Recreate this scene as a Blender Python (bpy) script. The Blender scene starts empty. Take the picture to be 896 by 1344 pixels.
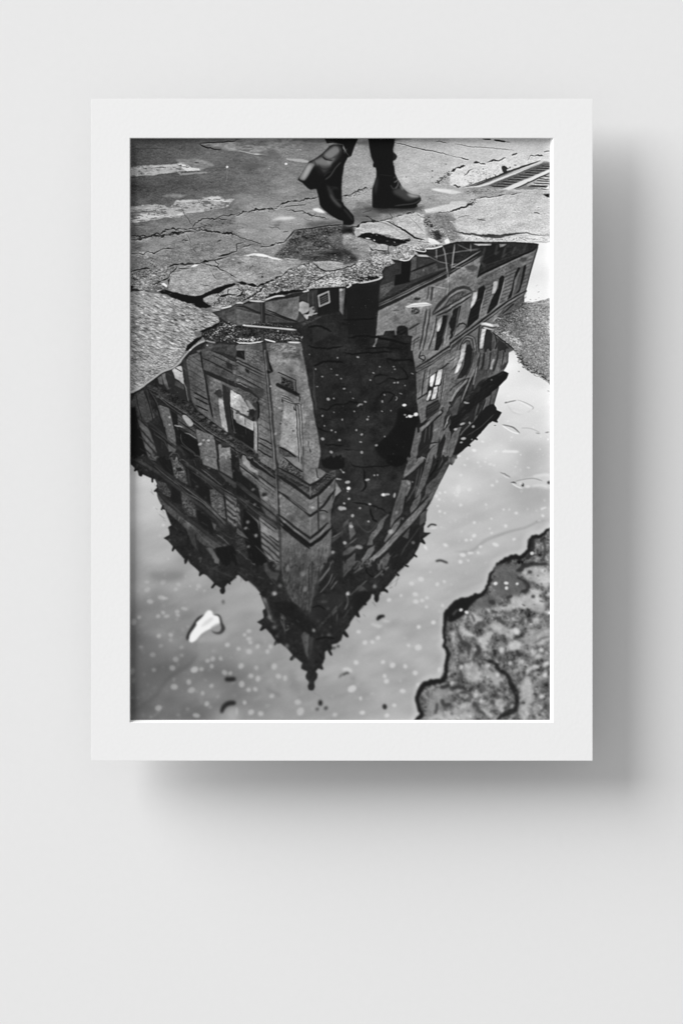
import bpy, bmesh, math, re
import numpy as np

# =====================================================================
# 1. The printed picture.  It is a flat sheet, so its ink is worked out
#    here as an array of grey values and laid on the print as cells of
#    coloured mesh (no picture file, no image texture).
#    All coordinates are picture units (one unit = 0.6 mm on the sheet).
# =====================================================================
S = 3                                   # ink samples per picture unit
X0, Y0, X1, Y1 = 166, 176, 730, 952     # sheet area
W, H = (X1-X0)*S, (Y1-Y0)*S
rng = np.random.default_rng(11)
img = np.full((H, W), 120.0, np.float32)
ids = np.zeros((H, W), np.int16)
KIND = {}                               # id -> (name, label)

A1,A2,A3,A4 = [(x,180) for x in (170,310,450,590)]
B1,B2,B3,B4 = [(x,320) for x in (170,310,450,590)]
C1,C2,C3,C4 = [(x,460) for x in (170,310,450,590)]
D1,D2,D3,D4 = [(x,600) for x in (170,310,450,590)]
E1,E2,E3,E4 = [(x,740) for x in (170,310,450,590)]
G1,G2,G3,G4 = [(x,815) for x in (170,310,450,590)]
Z = 6.4

def P(t, s):
    v = np.array([float(q) for q in s.split()]).reshape(-1, 2)
    if t is None: return v
    return v/Z + np.array(t, float)

def J(*pairs):
    return np.vstack([P(t, s) for t, s in pairs])

def box(a, r, axis):
    if r < 1: return a
    pad = [(0,0),(0,0)]; pad[axis] = (r+1, r)
    c = np.cumsum(np.pad(a, pad, mode='edge'), axis=axis, dtype=np.float64)
    n = a.shape[axis]; k = 2*r+1
    if axis == 0: o = (c[k:k+n]-c[:n])/k
    else: o = (c[:, k:k+n]-c[:, :n])/k
    return o.astype(np.float32)

def blur(a, s):                          # s in picture units
    r = int(round(s*S*0.95))
    for _ in range(3):
        a = box(box(a, r, 0), r, 1)
    return a

def catmull(p, closed, n=8):
    out = []; m = len(p)
    rngi = range(m if closed else m-1)
    for i in rngi:
        if closed: a,b,c,d = p[(i-1)%m],p[i],p[(i+1)%m],p[(i+2)%m]
        else: a,b,c,d = p[max(i-1,0)],p[i],p[i+1],p[min(i+2,m-1)]
        for t in np.arange(n)/n:
            out.append(0.5*((2*b)+(c-a)*t+(2*a-5*b+4*c-d)*t*t+(3*b-a-3*c+d)*t**3))
    if not closed: out.append(p[-1])
    return np.array(out)

def roughen(p, amp, closed, step=0.8):
    if closed: p = np.vstack([p, p[:1]])
    d = np.r_[0, np.cumsum(np.hypot(*np.diff(p, axis=0).T))]
    n = max(int(d[-1]/step), 2)
    t = np.linspace(0, d[-1], n+1)
    q = np.c_[np.interp(t, d, p[:,0]), np.interp(t, d, p[:,1])]
    off = np.zeros(n+1)
    for k, a in ((14,1.0),(6,0.7),(2.6,0.5),(1.2,0.35)):
        m = max(int(d[-1]/k), 2)+2
        off += a*np.interp(t, np.linspace(0, d[-1], m), rng.normal(size=m))
    tg = np.gradient(q, axis=0); L = np.hypot(tg[:,0], tg[:,1])+1e-6
    nrm = np.c_[-tg[:,1]/L, tg[:,0]/L]
    w = np.ones(n+1)
    if not closed:
        w = np.minimum(1, np.minimum(np.arange(n+1), np.arange(n, -1, -1))/4)
    q = q + nrm*(off*w*amp)[:,None]
    return q[:-1] if closed else q

def win(p, pad):
    x0 = int(max(0, math.floor((p[:,0].min()-pad-X0)*S))); x1 = int(min(W, math.ceil((p[:,0].max()+pad-X0)*S)))
    y0 = int(max(0, math.floor((p[:,1].min()-pad-Y0)*S))); y1 = int(min(H, math.ceil((p[:,1].max()+pad-Y0)*S)))
    return x0, y0, x1, y1

def mask_poly(p, soft=0.0):
    pad = 3*soft+1
    x0,y0,x1,y1 = win(p, pad)
    if x1 <= x0 or y1 <= y0: return None
    m = np.zeros((y1-y0, x1-x0), np.float32)
    q = (p-np.array([X0,Y0]))*S
    xa, ya = q[:,0], q[:,1]; xb, yb = np.roll(xa,-1), np.roll(ya,-1)
    for r in range(y0, y1):
        y = r+0.5
        h = (ya <= y) != (yb <= y)
        if not h.any(): continue
        xs = np.sort(xa[h]+(y-ya[h])*(xb[h]-xa[h])/(yb[h]-ya[h]))
        for a, b in zip(xs[::2], xs[1::2]):
            i0 = max(int(math.ceil(a-0.5)), x0); i1 = min(int(math.ceil(b-0.5)), x1)
            if i1 > i0: m[r-y0, i0-x0:i1-x0] = 1
    if soft > 0: m = blur(m, soft)
    return (slice(y0,y1), slice(x0,x1)), m

def mask_line(p, w, soft=0.0, taper=False):
    wm = np.max(w)
    pad = wm+3*soft+1
    x0,y0,x1,y1 = win(p, pad)
    if x1 <= x0 or y1 <= y0: return None
    m = np.zeros((y1-y0, x1-x0), np.float32)
    n = len(p)
    ws = np.full(n, w, float) if np.isscalar(w) else np.interp(np.linspace(0,1,n), np.linspace(0,1,len(w)), w)
    if taper:
        t = np.linspace(0,1,n); ws = ws*np.clip(np.minimum(t, 1-t)*6+0.25, 0, 1)
    q = (p-np.array([X0,Y0]))*S
    for i in range(n-1):
        a, b = q[i], q[i+1]; wr = max(ws[i], ws[i+1])*S/2+1.5
        ax0 = max(int(min(a[0],b[0])-wr), x0); ax1 = min(int(max(a[0],b[0])+wr)+1, x1)
        ay0 = max(int(min(a[1],b[1])-wr), y0); ay1 = min(int(max(a[1],b[1])+wr)+1, y1)
        if ax1 <= ax0 or ay1 <= ay0: continue
        yy, xx = np.mgrid[ay0:ay1, ax0:ax1]+0.5
        d = b-a; L2 = float(d@d)+1e-9
        t = np.clip(((xx-a[0])*d[0]+(yy-a[1])*d[1])/L2, 0, 1)
        dist = np.hypot(xx-a[0]-t*d[0], yy-a[1]-t*d[1])
        ww = (ws[i]*(1-t)+ws[i+1]*t)*S/2
        c = np.clip(ww-dist+0.5, 0, 1)
        sl = (slice(ay0-y0, ay1-y0), slice(ax0-x0, ax1-x0))
        m[sl] = np.maximum(m[sl], c)
    if soft > 0: m = blur(m, soft)
    return (slice(y0,y1), slice(x0,x1)), m

def noise(scale, ax=1.0, ay=1.0, seed=0, rot=0.0):
    """smooth value noise over the whole sheet, feature size in picture units"""
    r = np.random.default_rng(seed)
    sx, sy = scale*ax*S, scale*ay*S
    if rot == 0:
        gx = np.arange(W)/sx; gy = np.arange(H)/sy
        g = r.normal(size=(int(gy[-1])+3, int(gx[-1])+3)).astype(np.float32)
        ix = gx.astype(int); fx = (gx-ix).astype(np.float32); fx = fx*fx*(3-2*fx)
        iy = gy.astype(int); fy = (gy-iy).astype(np.float32); fy = (fy*fy*(3-2*fy))[:,None]
        rows = g[:, ix]*(1-fx)+g[:, ix+1]*fx
        return rows[iy]*(1-fy)+rows[iy+1]*fy
    yy, xx = np.mgrid[0:H, 0:W].astype(np.float32)
    c, s = math.cos(rot), math.sin(rot)
    u = (xx*c+yy*s)/sx+1000; v = (-xx*s+yy*c)/sy+1000
    iu = u.astype(np.int32); iv = v.astype(np.int32); fu = u-iu; fv = v-iv
    fu = fu*fu*(3-2*fu); fv = fv*fv*(3-2*fv)
    g = r.normal(size=(512, 512)).astype(np.float32)
    f = lambda a, b: g[b % 512, a % 512]
    return (f(iu,iv)*(1-fu)+f(iu+1,iv)*fu)*(1-fv)+(f(iu,iv+1)*(1-fu)+f(iu+1,iv+1)*fu)*fv

def field(pts, pw=3.6, soft=0):
    pts = np.array(pts, float).reshape(-1, 3)
    st = 12
    gy = np.arange(0, H+st, st); gx = np.arange(0, W+st, st)
    yy, xx = np.meshgrid(gy/S+Y0, gx/S+X0, indexing='ij')
    num = 0; den = 0
    for x, y, v in pts:
        w = 1/((xx-x)**2+(yy-y)**2+60)**(pw/2)
        num = num+w*v; den = den+w
    g = num/den
    o = np.array([np.interp(np.arange(W), gx, r) for r in g])
    iy = np.arange(H)/st; i0 = iy.astype(int); f = (iy-i0)[:,None]
    return (o[i0]*(1-f)+o[i0+1]*f).astype(np.float32)

# grain and texture fields -------------------------------------------------
N1 = noise(0.55, 1.3, 0.9, 1); N2 = noise(1.1, 1.5, 0.8, 2); N3 = noise(2.6, 1.8, 0.9, 3)
N4 = noise(7, 1.8, 0.8, 4);    N5 = noise(22, 1.6, 0.8, 5)
GR = noise(0.75, 1.1, 0.9, 6)+0.7*noise(1.5, 1.2, 0.9, 7)      # gravel
RID = noise(1.1, 3.2, 0.8, 8, rot=0.35)+0.8*noise(1.8, 2.6, 0.9, 9, rot=0.5)+0.5*noise(0.9, 1.6, 0.8, 10, rot=-0.4)
STN = noise(1.2, 1.0, 1.0, 12)+0.8*noise(3.5, 1, 1, 13)+0.7*noise(9, 1, 1, 14)
STV = noise(1.0, 1.0, 6.0, 15, rot=0.12)
TEX = {
 None: None,
 'asph': 7*N1+6*N2+4*N3+3*N4,
 'fine': 6*N1+5*N2+3*N4,
 'slab': 9*N1+9*N2+6*N3+4*N4,
 'ridge': 19*RID+7*N1+6*N3,
 'grav': 30*GR+12*N3+7*N4,
 'gravd': 18*GR+7*N3+7*N4,
 'stone': 4*STN+3*N1,
 'stoned': 2.5*STN+1.5*N1,
 'vert': 6*STV+4*STN,
 'worn': 16*N3+12*N4+10*N2,
}

_wn = []
def WEARN(k):
    if not _wn: _wn.append(noise(1.6,2.6,.55,61)+.8*noise(4.5,2.6,.5,62)+.6*noise(.8,1.6,.8,63))
    return np.clip((_wn[0]+k)*.9+.5, 0, 1)

def reg(name, label=None):
    k = len(KIND)+1; KIND[k] = (name, label); return k

def put(mk, v, a=1.0, tex=None, tid=None, mul=False, ta=1.0):
    if mk is None: return
    sl, m = mk
    if tid: ids[sl][m > 0.5] = tid
    m = m*a
    if mul: img[sl] *= (1-m)+m*v
    else:
        val = v[sl] if isinstance(v, np.ndarray) else v
        if tex: val = val+TEX[tex][sl]*ta
        img[sl] = img[sl]*(1-m)+val*m

def F(t, s, v, smooth=0, rough=0, soft=0.25, a=1.0, tex=None, tid=None, mul=False, ta=1.0, wear=None):
    p = s if isinstance(s, np.ndarray) else P(t, s)
    if smooth: p = catmull(p, True)
    if rough: p = roughen(p, rough, True)
    mk = mask_poly(p, soft)
    if wear is not None and mk:
        if tid: ids[mk[0]][mk[1] > 0.5] = tid
        mk = (mk[0], mk[1]*WEARN(wear)[mk[0]]); tid = None
    put(mk, v, a, tex, tid, mul, ta)

def L(t, s, w, v, smooth=0, rough=0, soft=0.15, a=1.0, taper=True, mul=False, tid=None, tex=None):
    p = s if isinstance(s, np.ndarray) else P(t, s)
    if smooth: p = catmull(p, False)
    if rough: p = roughen(p, rough, False)
    elif taper and len(p) < 8: p = roughen(p, 0, False, 3)
    put(mask_line(p, w, soft, taper), v, a, tex, tid, mul)

def crack(t, s, w=1.0, v=38, rough=0.9, a=0.95, hi=True, smooth=0):
    """a broken crack: dark core of uneven width, thin light lip below"""
    p = P(t, s)
    if smooth: p = catmull(p, False)
    p = roughen(p, rough, False)
    n = max(int(len(p)/4), 3)
    ws = w*np.clip(rng.normal(1.0, 0.55, n), 0.15, 2.2)
    if hi: put(mask_line(p+np.array([0.2, w*0.7+0.3]), ws*0.7, 0.3), 175, 0.2)
    put(mask_line(p, ws, 0.12, True), v, a)

def dots(t, s, v, soft=0.5, a=1.0):
    """x y rx ry in tile units"""
    q = np.array([float(k) for k in s.split()]).reshape(-1, 4)
    for x, y, rx, ry in q:
        th = np.linspace(0, 2*math.pi, 18, endpoint=False)
        tl = rng.uniform(-0.4, 0.4) if rx != ry else 0
        wob = 1+0.08*np.sin(2*th+rng.uniform(0,6))
        px = rx*np.cos(th)*wob; py = ry*np.sin(th)*wob
        p = np.c_[x+px*math.cos(tl)-py*math.sin(tl), y+px*math.sin(tl)+py*math.cos(tl)]
        if t is not None: p = p/Z+np.array(t, float)
        put(mask_poly(p, soft), v, a)

def hatch(t, s, dirv, gap, w, v, a=0.8, rough=0.15, soft=0.2, off=0.0, gvar=0.25, rnd=0.15):
    """parallel lines clipped to a polygon (siding, shutters, courses)"""
    p = P(t, s)
    mk = mask_poly(p, 0.3)
    if mk is None: return
    sl, m = mk
    d = np.array(dirv, float); d /= np.hypot(*d); n = np.array([-d[1], d[0]])
    pr = (p@n); pd = (p@d)
    acc = np.zeros_like(m)
    k = pr.min()+off+gap*0.5
    while k < pr.max():
        a0 = d*(pd.min()-2)+n*(k+rng.normal(0, gap*0.05)); a1 = d*(pd.max()+2)+n*(k+rng.normal(0, gap*0.08))
        q = roughen(np.array([a0, a1]), rough, False, 1.5)
        lm = mask_line(q, w*max(0.3, 1+rng.normal(0, rnd)), soft)
        if lm:
            s2, m2 = lm
            y0 = max(sl[0].start, s2[0].start); y1 = min(sl[0].stop, s2[0].stop)
            x0 = max(sl[1].start, s2[1].start); x1 = min(sl[1].stop, s2[1].stop)
            if y1 > y0 and x1 > x0:
                u = acc[y0-sl[0].start:y1-sl[0].start, x0-sl[1].start:x1-sl[1].start]
                vv = m2[y0-s2[0].start:y1-s2[0].start, x0-s2[1].start:x1-s2[1].start]
                np.maximum(u, vv, out=u)
        k += gap*(1+rng.normal(0, gvar*0.3))
    put((sl, m*acc), v, a)

def fbmline(t, s, n, spread, ln, v, w=0.5, a=0.5):
    """short strokes scattered along a path"""
    p = roughen(P(t, s), 0.5, False, 0.5)
    for _ in range(n):
        i = rng.integers(0, len(p)); c = p[i]+rng.normal(0, spread, 2)*np.array([1.2, 0.7])
        ang = rng.normal(-0.1, 0.5); l = rng.uniform(0.3, 1)*ln
        q = np.array([c, c+np.array([math.cos(ang), math.sin(ang)*0.6])*l])
        put(mask_line(q, w, 0.15), v+rng.normal(0, 10), a*rng.uniform(0.5, 1))
# =====================================================================
# 2. Drawing: broken street surface
# =====================================================================
ID_STREET = reg('street_surface', 'cracked wet asphalt printed across the top of the picture')
ids[:] = ID_STREET
ground = field([(172,185,97),(230,190,102),(290,195,112),(330,190,120),(390,190,132),(172,240,90),(230,235,90),(290,235,100),
  (330,215,106),(350,245,122),(300,260,112),(380,260,140),(400,230,125),(340,280,150),(250,300,120),(180,305,108),(400,290,140),
  (470,200,158),(480,230,166),(500,185,140),(560,190,182),(560,220,190),(620,190,205),(680,195,215),(715,200,212),(540,240,180),(460,262,140),
  (480,285,125),(610,215,200),(640,230,205),(620,250,160),(680,262,180),(560,265,150),(580,300,170),(660,290,182),(480,340,120),(200,330,112),(172,330,100),(420,340,110)])
darkroad = np.clip((360-(np.arange(W)/S+X0))/120,0,1)[None,:]*np.clip((285-(np.arange(H)/S+Y0))/40,0,1)[:,None]
img[:] = ground-9*darkroad+TEX['asph']*.85
img += 5*N5
# fine dark tears and light flecks in the asphalt, smaller towards the back
for _ in range(520):
    x = rng.uniform(171, 722); y = 182+150*rng.uniform(0,1)**0.9
    l = rng.uniform(0.6, 3.2)*(0.5+(y-180)/150)
    q = np.array([[x,y],[x+l, y+rng.normal(0,0.25)*l]])
    dark = rng.random() < 0.6
    put(mask_line(q, 0.5, 0.15), 55 if dark else 190, rng.uniform(0.1, 0.5))

# far patch outlined by a dark tar seam
F(None, J((A1,'592 55 700 45 896 30'),(A2,'120 4 420 4 760 4 740 40 560 60 480 100 300 110 270 150 150 140 0 110')), 132, rough=0.4, soft=0.8, tex='worn', ta=0.7)
F(A1, '690 62 800 50 896 45 896 115 780 98', 152, rough=0.5, soft=0.8, a=0.8, tex='worn', ta=.6)
L(A1, '592 50 740 44 820 34 896 26', 1.3, 34, rough=0.35)
L(A2, '0 14 60 2', 1.4, 30, rough=0.2, taper=False)
L(A1, '590 55 640 82 700 98 776 106', [1.6,1.9,1.4,1.0], 34, rough=0.35)
L(A2, '0 110 80 122 150 138 220 142 270 150', 0.8, 190, rough=0.3, a=.8)
L(A2, '150 140 220 143', 1.1, 205, rough=0.2, a=.8)
F(A2, '60 230 110 215 260 235 230 252 150 255', 92, smooth=1, soft=0.9, a=.8)
F(A2, '230 110 340 120 380 170 300 190 190 160', 88, smooth=1, soft=1.5, a=.5)
F(A2, '420 180 520 178 610 195 600 210 500 205', 185, rough=0.3, soft=0.4, a=.75)
F(A2, '0 470 130 490 110 540 0 540', 160, smooth=1, soft=2.5, a=.4)
for s in ('60 60 200 60','120 40 160 70 240 66','40 90 140 84','440 60 470 70','560 30 600 22','400 130 440 140'):
    L(A2, s, 0.8, 82, rough=0.5, a=.6)
for s in ('500 104 550 104','420 95 480 100','20 90 140 95'):
    L(A2, s, 0.8, 180, rough=0.4, a=.6)
F(A2, '440 4 760 4 750 40 660 48 560 40', 96, rough=0.4, soft=0.8, a=.55)

# worn crossing stripes
ID_STR1 = reg('crossing_stripe', 'worn white crossing stripe, the upper of the two at the left')
ID_STR2 = reg('crossing_stripe', 'worn white crossing stripe, the lower of the two at the left')
F(A1, '380 185 540 172 660 205 720 240 600 275 480 240 400 215', 132, rough=0.6, soft=0.7, a=.85, tex='worn', ta=.5)
F(A1, '8 250 170 235 400 222 430 208 590 275 400 290 60 325 8 322', 168, rough=0.6, soft=0.4, tex='slab', tid=ID_STR1, wear=1.0)
F(A1, '400 215 440 218 590 272 470 280', 214, rough=0.5, soft=0.5, tex='fine', wear=1.3)
F(A1, '180 240 400 226 410 238 190 250', 200, rough=0.3, soft=0.4, a=.8)
F(A1, '260 262 330 262 340 290 250 298', 182, rough=0.5, soft=0.6, a=.6)
F(A1, '200 290 400 285 400 292 60 325 40 320', 190, rough=0.3, soft=0.4, a=.6)
F(A1, '402 288 430 284 440 318 425 322', 160, rough=0.3, soft=0.5, a=.7)
F(A1, '440 300 640 288 655 298 430 318', 150, rough=0.3, soft=0.5, a=.8)
L(A1, '545 212 585 214', 1.5, 38)
L(A1, '590 275 720 250 896 245', 0.5, 70, rough=.3, a=.7)
F(A1, '270 488 330 478 490 482 480 496 400 500 280 498', 138, rough=0.6, soft=0.7, a=.7, tex='worn', ta=.4)
F(A1, '8 580 120 570 230 558 290 565 330 590 400 530 600 515 740 490 800 520 880 515 850 540 830 575 640 610 620 625 460 640 420 655 60 710 8 710', 172, rough=0.8, soft=0.45, tex='slab', tid=ID_STR2, wear=.55)
F(A1, '30 705 100 640 180 635 230 650 350 662 60 710', 210, rough=0.8, soft=0.6, a=.9, wear=.8)
F(A1, '10 585 230 562 245 580 120 600 20 605', 190, rough=0.5, soft=0.5, a=.6)
F(A1, '610 512 740 492 800 525 870 520 840 540 760 545', 212, rough=0.6, soft=0.6, a=.9, wear=.9)
F(A1, '390 532 600 517 600 530 420 548', 205, rough=0.4, soft=0.4, a=.8)
F(A1, '400 648 440 638 450 645 410 658', 215, rough=.3, soft=.3)
F(A1, '560 612 615 610 610 625 480 635 460 625', 195, rough=.4, soft=.5, a=.8)
F(A1, '640 605 800 580 790 590 650 612', 190, rough=.4, soft=.4, a=.8)
F(A1, '300 600 400 590 420 615 340 630', 185, rough=.5, soft=.8, a=.5)
F(A1, '10 640 90 600 110 620 40 680', 118, rough=.5, soft=1, a=.6)
dots(A1, '686 596 8 7', 15, .2); dots(A1, '820 248 9 10', 240, .35); dots(A2, '418 222 11 9', 235, .3)
dots(A1,'285 14 5 4 448 110 4 3',55,.2); dots(A2,'274 260 4 4 553 714 8 6 540 104 4 3',215,.3); dots(A2,'563 717 5 5',20,.2)
L(A1, '820 260 820 330 810 370', 0.9, 150, rough=.4, a=.5)
for s in ('640 378 715 376','540 442 570 440','730 340 770 338','20 98 300 96','40 740 130 738'):
    L(A1, s, 0.7, 55, rough=.3, a=.7)

# tone patches of the broken pavement
F(None, J((A1,'8 860 240 825 450 805 560 770 690 790 896 830'),(A2,'0 820 200 876 320 896'),(B1,'896 60 720 130 420 165 250 220 100 210 8 235')), 122, rough=.5, soft=.8, a=.8, tex='slab')
F(A1, '60 860 250 850 420 850 300 896 60 896', 150, rough=1, soft=2, a=.6)
F(A1, '500 860 760 840 640 870 520 885', 150, smooth=1, soft=1.5, a=.6)
F(B1, '100 0 460 0 370 35 230 70 130 65', 138, rough=.5, soft=1.2, a=.7, tex='fine')
F(B1, '600 80 896 10 896 50 760 110 600 130', 145, rough=.6, soft=1.5, a=.6, tex='slab')
F(A2, '0 640 150 610 340 600 390 575 560 545 690 520 710 580 800 640 896 690 830 700 600 750 490 780 400 880 320 896 200 880 0 820', 142, rough=.4, soft=1, a=.9, tex='fine')
F(A2, '300 690 400 665 500 675 440 690 330 700', 215, smooth=1, soft=1.2, a=.75)
F(A2, '640 605 690 595 760 630 700 632', 228, smooth=1, soft=.7, a=.95)
F(A2, '600 720 760 700 890 700 896 740 620 752', 70, smooth=1, soft=2, a=.7)
F(A2, '310 735 370 732 340 748', 85, smooth=1, soft=.8, a=.7)

# wet hollow under the lifted boot
F(None, J((A2,'490 782 620 765 896 735'),(A3,'0 740 90 760 120 830 20 800 0 810'),(B3,'0 30 60 60 130 140 80 170 0 190'),(B2,'896 200 700 140 520 130 400 130 300 110 420 0')), 84, rough=.6, soft=1.1, tex='gravd', ta=.8)
F(None, J((B2,'540 110 700 70 896 50'),(B3,'0 40 60 70 110 120 90 150 0 165'),(B2,'896 150 640 148')), 58, smooth=1, soft=1.4, a=.9, tex='fine')
F(A2, '500 790 760 760 896 760 896 896 620 896', 70, rough=.8, soft=2, a=.4, tex='grav', ta=.7)
F(A2, '800 800 896 810 896 896 780 896', 125, smooth=1, soft=2, a=.5)
for s in ('560 60 760 50','640 44 780 40','580 100 700 96','640 90 740 92'):
    L(B2, s, .5, 130, rough=.4, a=.5)
L(None, J((B1,'750 105 896 55'),(A2,'0 896 60 880')), [3,1.2,.8], 28, rough=.5)
L(A2, '0 820 60 850 150 876 210 896', .8, 45, rough=.5)
crack(A2, '320 892 400 882 440 840 490 780', 1.3, 30, .4)
L(A2, '486 780 620 764 760 745 896 735', 1.3, 30, rough=.3)
# broken seams
crack(A1, '8 862 80 845 160 830 240 825 330 815 450 802 530 790', 2.4, 40, .8)
crack(A1, '8 835 90 828 200 822 290 790 330 772 450 770 540 765 600 760', 1.4, 50, 1.1)
crack(A1, '530 765 560 720 600 690 690 688 760 688 820 690', 1.1, 45, .8)
crack(A1, '690 700 760 665 896 640', 1.0, 45, .7)
crack(A1, '600 770 680 790 760 810 880 820 896 830', 1.8, 45, 1.0)
crack(A1, '430 580 460 640 500 700 530 740', .5, 60, .5, hi=False)
crack(A1, '480 820 500 860 525 896', .6, 45, .5, hi=False)
L(A1, '740 875 770 860', 2, 35, soft=.3); L(A1,'440 865 490 866',1,45,rough=.4)
fbmline(A1, '500 780 600 765 640 740', 60, 3, 3, 50, .8)
fbmline(A1, '640 780 820 700 880 820', 60, 4, 3, 55, .7)
fbmline(A1, '8 850 300 820 600 770', 110, 2, 3, 55, .7)
fbmline(A1, '8 850 300 820 600 770', 60, 2, 2, 190, .6)
crack(A2, '0 655 60 620 150 610 220 600 340 598', 1.8, 42, .9)
crack(A2, '340 600 360 580 390 562 480 545 560 520 640 508 690 498', 1.3, 42, .7)
crack(A2, '400 610 460 605 520 620 600 640 660 660 760 690', 1.0, 60, .9)
L(A2, '400 590 480 570 590 555', 1.3, 70, rough=.6, a=.8)
fbmline(A2, '0 640 340 600 400 560', 70, 1.2, 2, 190, .6); fbmline(A2, '0 640 340 600 400 560', 70, 1.5, 2, 45, .7)
fbmline(A2, '560 630 660 660', 16, 1.5, 2.5, 50, .9)
crack(B1, '8 82 100 80 150 65 210 80 260 50 370 32', 1.1, 45, .7)
crack(B1, '8 235 60 225 110 212 170 205', 1.8, 32, .5)
crack(B1, '215 212 270 212 340 185 420 170 530 168 620 155 700 135 800 115', 1.7, 32, .6)
fbmline(B1, '170 110 190 150 200 200 210 215', 50, 1.8, 2, 45, .9)
fbmline(B1, '150 100 190 150 200 210', 25, 2, 2, 195, .8)
crack(B2, '0 45 60 30 130 5', .9, 40, .7); crack(B2, '200 25 290 15 330 2', 1.3, 35, .5)
crack(B1, '500 0 540 40 560 75', .5, 60, .4, hi=False)

# rubble left of centre
F(B1, '8 240 110 215 210 215 340 190 430 175 370 240 320 290 250 330 330 385 240 400 200 390 60 400 8 340', 118, rough=.5, soft=.6, tex='grav', ta=.8)
F(B1, '380 190 440 175 520 180 420 215 330 262', 130, rough=.3, soft=.4, tex='slab')
L(B1, '440 175 520 172 560 178', 2.2, 50, rough=.4); L(B1, '410 205 480 208 510 202', 1.2, 35, rough=.3)
F(B1, '510 195 545 170 580 175 550 192', 225, rough=.2, soft=.25)
F(B1, '265 335 290 325 318 350 310 365', 228, rough=.2, soft=.25); F(B1,'230 395 290 385 300 380 270 400', 190, rough=.3)
F(B1, '318 300 350 285 352 320 330 350', 35, rough=.3, soft=.4)
crack(B1, '190 340 250 320 320 280 345 250 400 190', 1.5, 38, .6)
F(B1, '8 345 30 350 45 375 100 385 180 392 160 402 20 400 8 415', 35, rough=.4, soft=.3)
dots(B1,'66 298 9 6 75 325 12 8 140 272 12 4 243 314 12 5 120 275 10 4',40,.3,.8)
dots(B1,'70 325 14 8 110 320 16 8 45 268 20 10 200 265 16 8 150 112 8 5 115 75 8 7',190,.5,.7)

# angular slab in the middle left, and its neighbours
ID_SL = [reg('pavement_slab','five-sided broken pavement slab, left of centre'), reg('pavement_slab','long triangular broken pavement slab above the inlet of the puddle'),
         reg('pavement_slab','large rounded pavement slab at the left edge'), reg('pavement_slab','grainy pavement slab at the right edge of the puddle'),
         reg('pavement_slab','thick lifted slab with a shadowed front edge in front of the standing boot'), reg('pavement_slab','large smooth pavement slab below the drain grate'),
         reg('pavement_slab','narrow slab wedge below the toe of the standing boot')]
F(B1, '240 400 300 385 540 432 600 425 740 350 880 325 896 345 800 385 760 420 690 425 620 460 610 480 700 530 640 545 570 530 480 500 360 455', 24, rough=.5, soft=.3)
F(B1, '320 385 345 290 380 245 500 200 600 182 740 190 880 310 885 325 740 362 600 428 545 440 420 415', 143, rough=.45, soft=.3, tex='slab', tid=ID_SL[0])
L(B1, '330 262 390 240 500 200 600 182', .9, 165, rough=.3, a=.6)
crack(B1, '670 210 700 260 730 300', .5, 70, .4, hi=False); crack(B1,'590 340 640 348 680 352',.5,80,.4,hi=False)
F(None, J((B1,'640 165 730 140 820 115 896 95'),(B2,'0 100 150 90 300 120 400 138 540 145 530 180 440 210 400 250 300 295 200 360 90 330 0 310'),(B1,'890 290 780 215')), 140, rough=.4, soft=.35, tex='slab', tid=ID_SL[1])
crack(B1, '610 165 660 178 730 185 760 205 820 240 896 285', 1.3, 32, .4)
crack(B1, '715 140 750 170 740 185', 1, 34, .4)
crack(B2, '0 318 60 330 100 335 180 358', 2.6, 24, .4, hi=False)
crack(B2, '180 358 240 330 330 295 400 258 440 215 500 205 530 185', 2.8, 24, .4, hi=False)
crack(B2, '185 130 195 190 210 240', .5, 70, .4, hi=False); dots(B2,'218 276 8 7',20,.2); dots(B2,'30 158 22 5',70,.6,.7)
L(B2, '60 98 160 90 230 95 300 118 390 132', [1,3,3,2,1.4], 205, rough=.3, soft=.4)
L(B2, '170 93 230 97 260 105', 2, 235, rough=.2, soft=.3); L(B2,'400 128 530 126',1.1,150,rough=.5)
# gravel band above the waterline
grav = J((B2,'530 185 560 150 640 150 700 200 750 230 896 210'),(B3,'0 200 60 180 120 150 130 130 200 60 240 30 300 50 390 60 400 100 440 135 400 160 440 165 350 190 330 220 340 265 300 292 210 318 130 328 75 340 60 365 0 350'),(B2,'896 355 800 360 700 365 620 378 600 392 470 395 330 430 240 475 150 480 90 478 60 492 0 490'),(B1,'896 480 850 520 770 540 700 535 610 480 620 460 690 425 760 420 800 385 896 345'),(B2,'0 340 100 350 180 365 280 320 400 260 440 220'))
F(None, grav, 118, rough=.5, soft=.25, tex='grav')
F(B1, '620 465 690 425 760 445 750 460 700 495 640 490', 150, rough=.4, soft=.4, tex='slab'); F(B1,'770 430 800 380 896 345 896 420 830 425 790 440',140,rough=.3,soft=.4,tex='slab')
crack(B1, '830 375 820 420 770 445 740 465', 1.2, 30, .4); crack(B1,'760 440 830 425 896 430',1.6,30,.4)
crack(B2, '0 370 40 400 60 385 40 430 0 440', 1.3, 34, .4); crack(B2,'60 470 120 440 210 400 240 350',2,30,.6)
F(B2, '240 455 300 415 470 385 600 375 610 392 480 415 330 430 250 470', 26, rough=.7, soft=.3)
crack(B2, '580 370 620 330 700 285 750 265', 1.5, 32, .6); crack(B2,'300 340 360 360 420 372',1,45,.6)
F(B2, '640 150 780 145 896 155 896 210 760 228 700 200', 148, rough=.3, soft=.35, tex='slab')
L(B2, '650 165 700 205 755 230 820 225 896 205', 1.6, 28, rough=.3)
F(B2, '600 360 700 310 896 270 896 360 640 375', 150, rough=.6, soft=.8, tex='grav', a=.5, ta=1.2)
F(B3, '0 70 100 150 80 190 0 215', 95, rough=.5, soft=1, a=.5, tex='grav', ta=.5)
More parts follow.
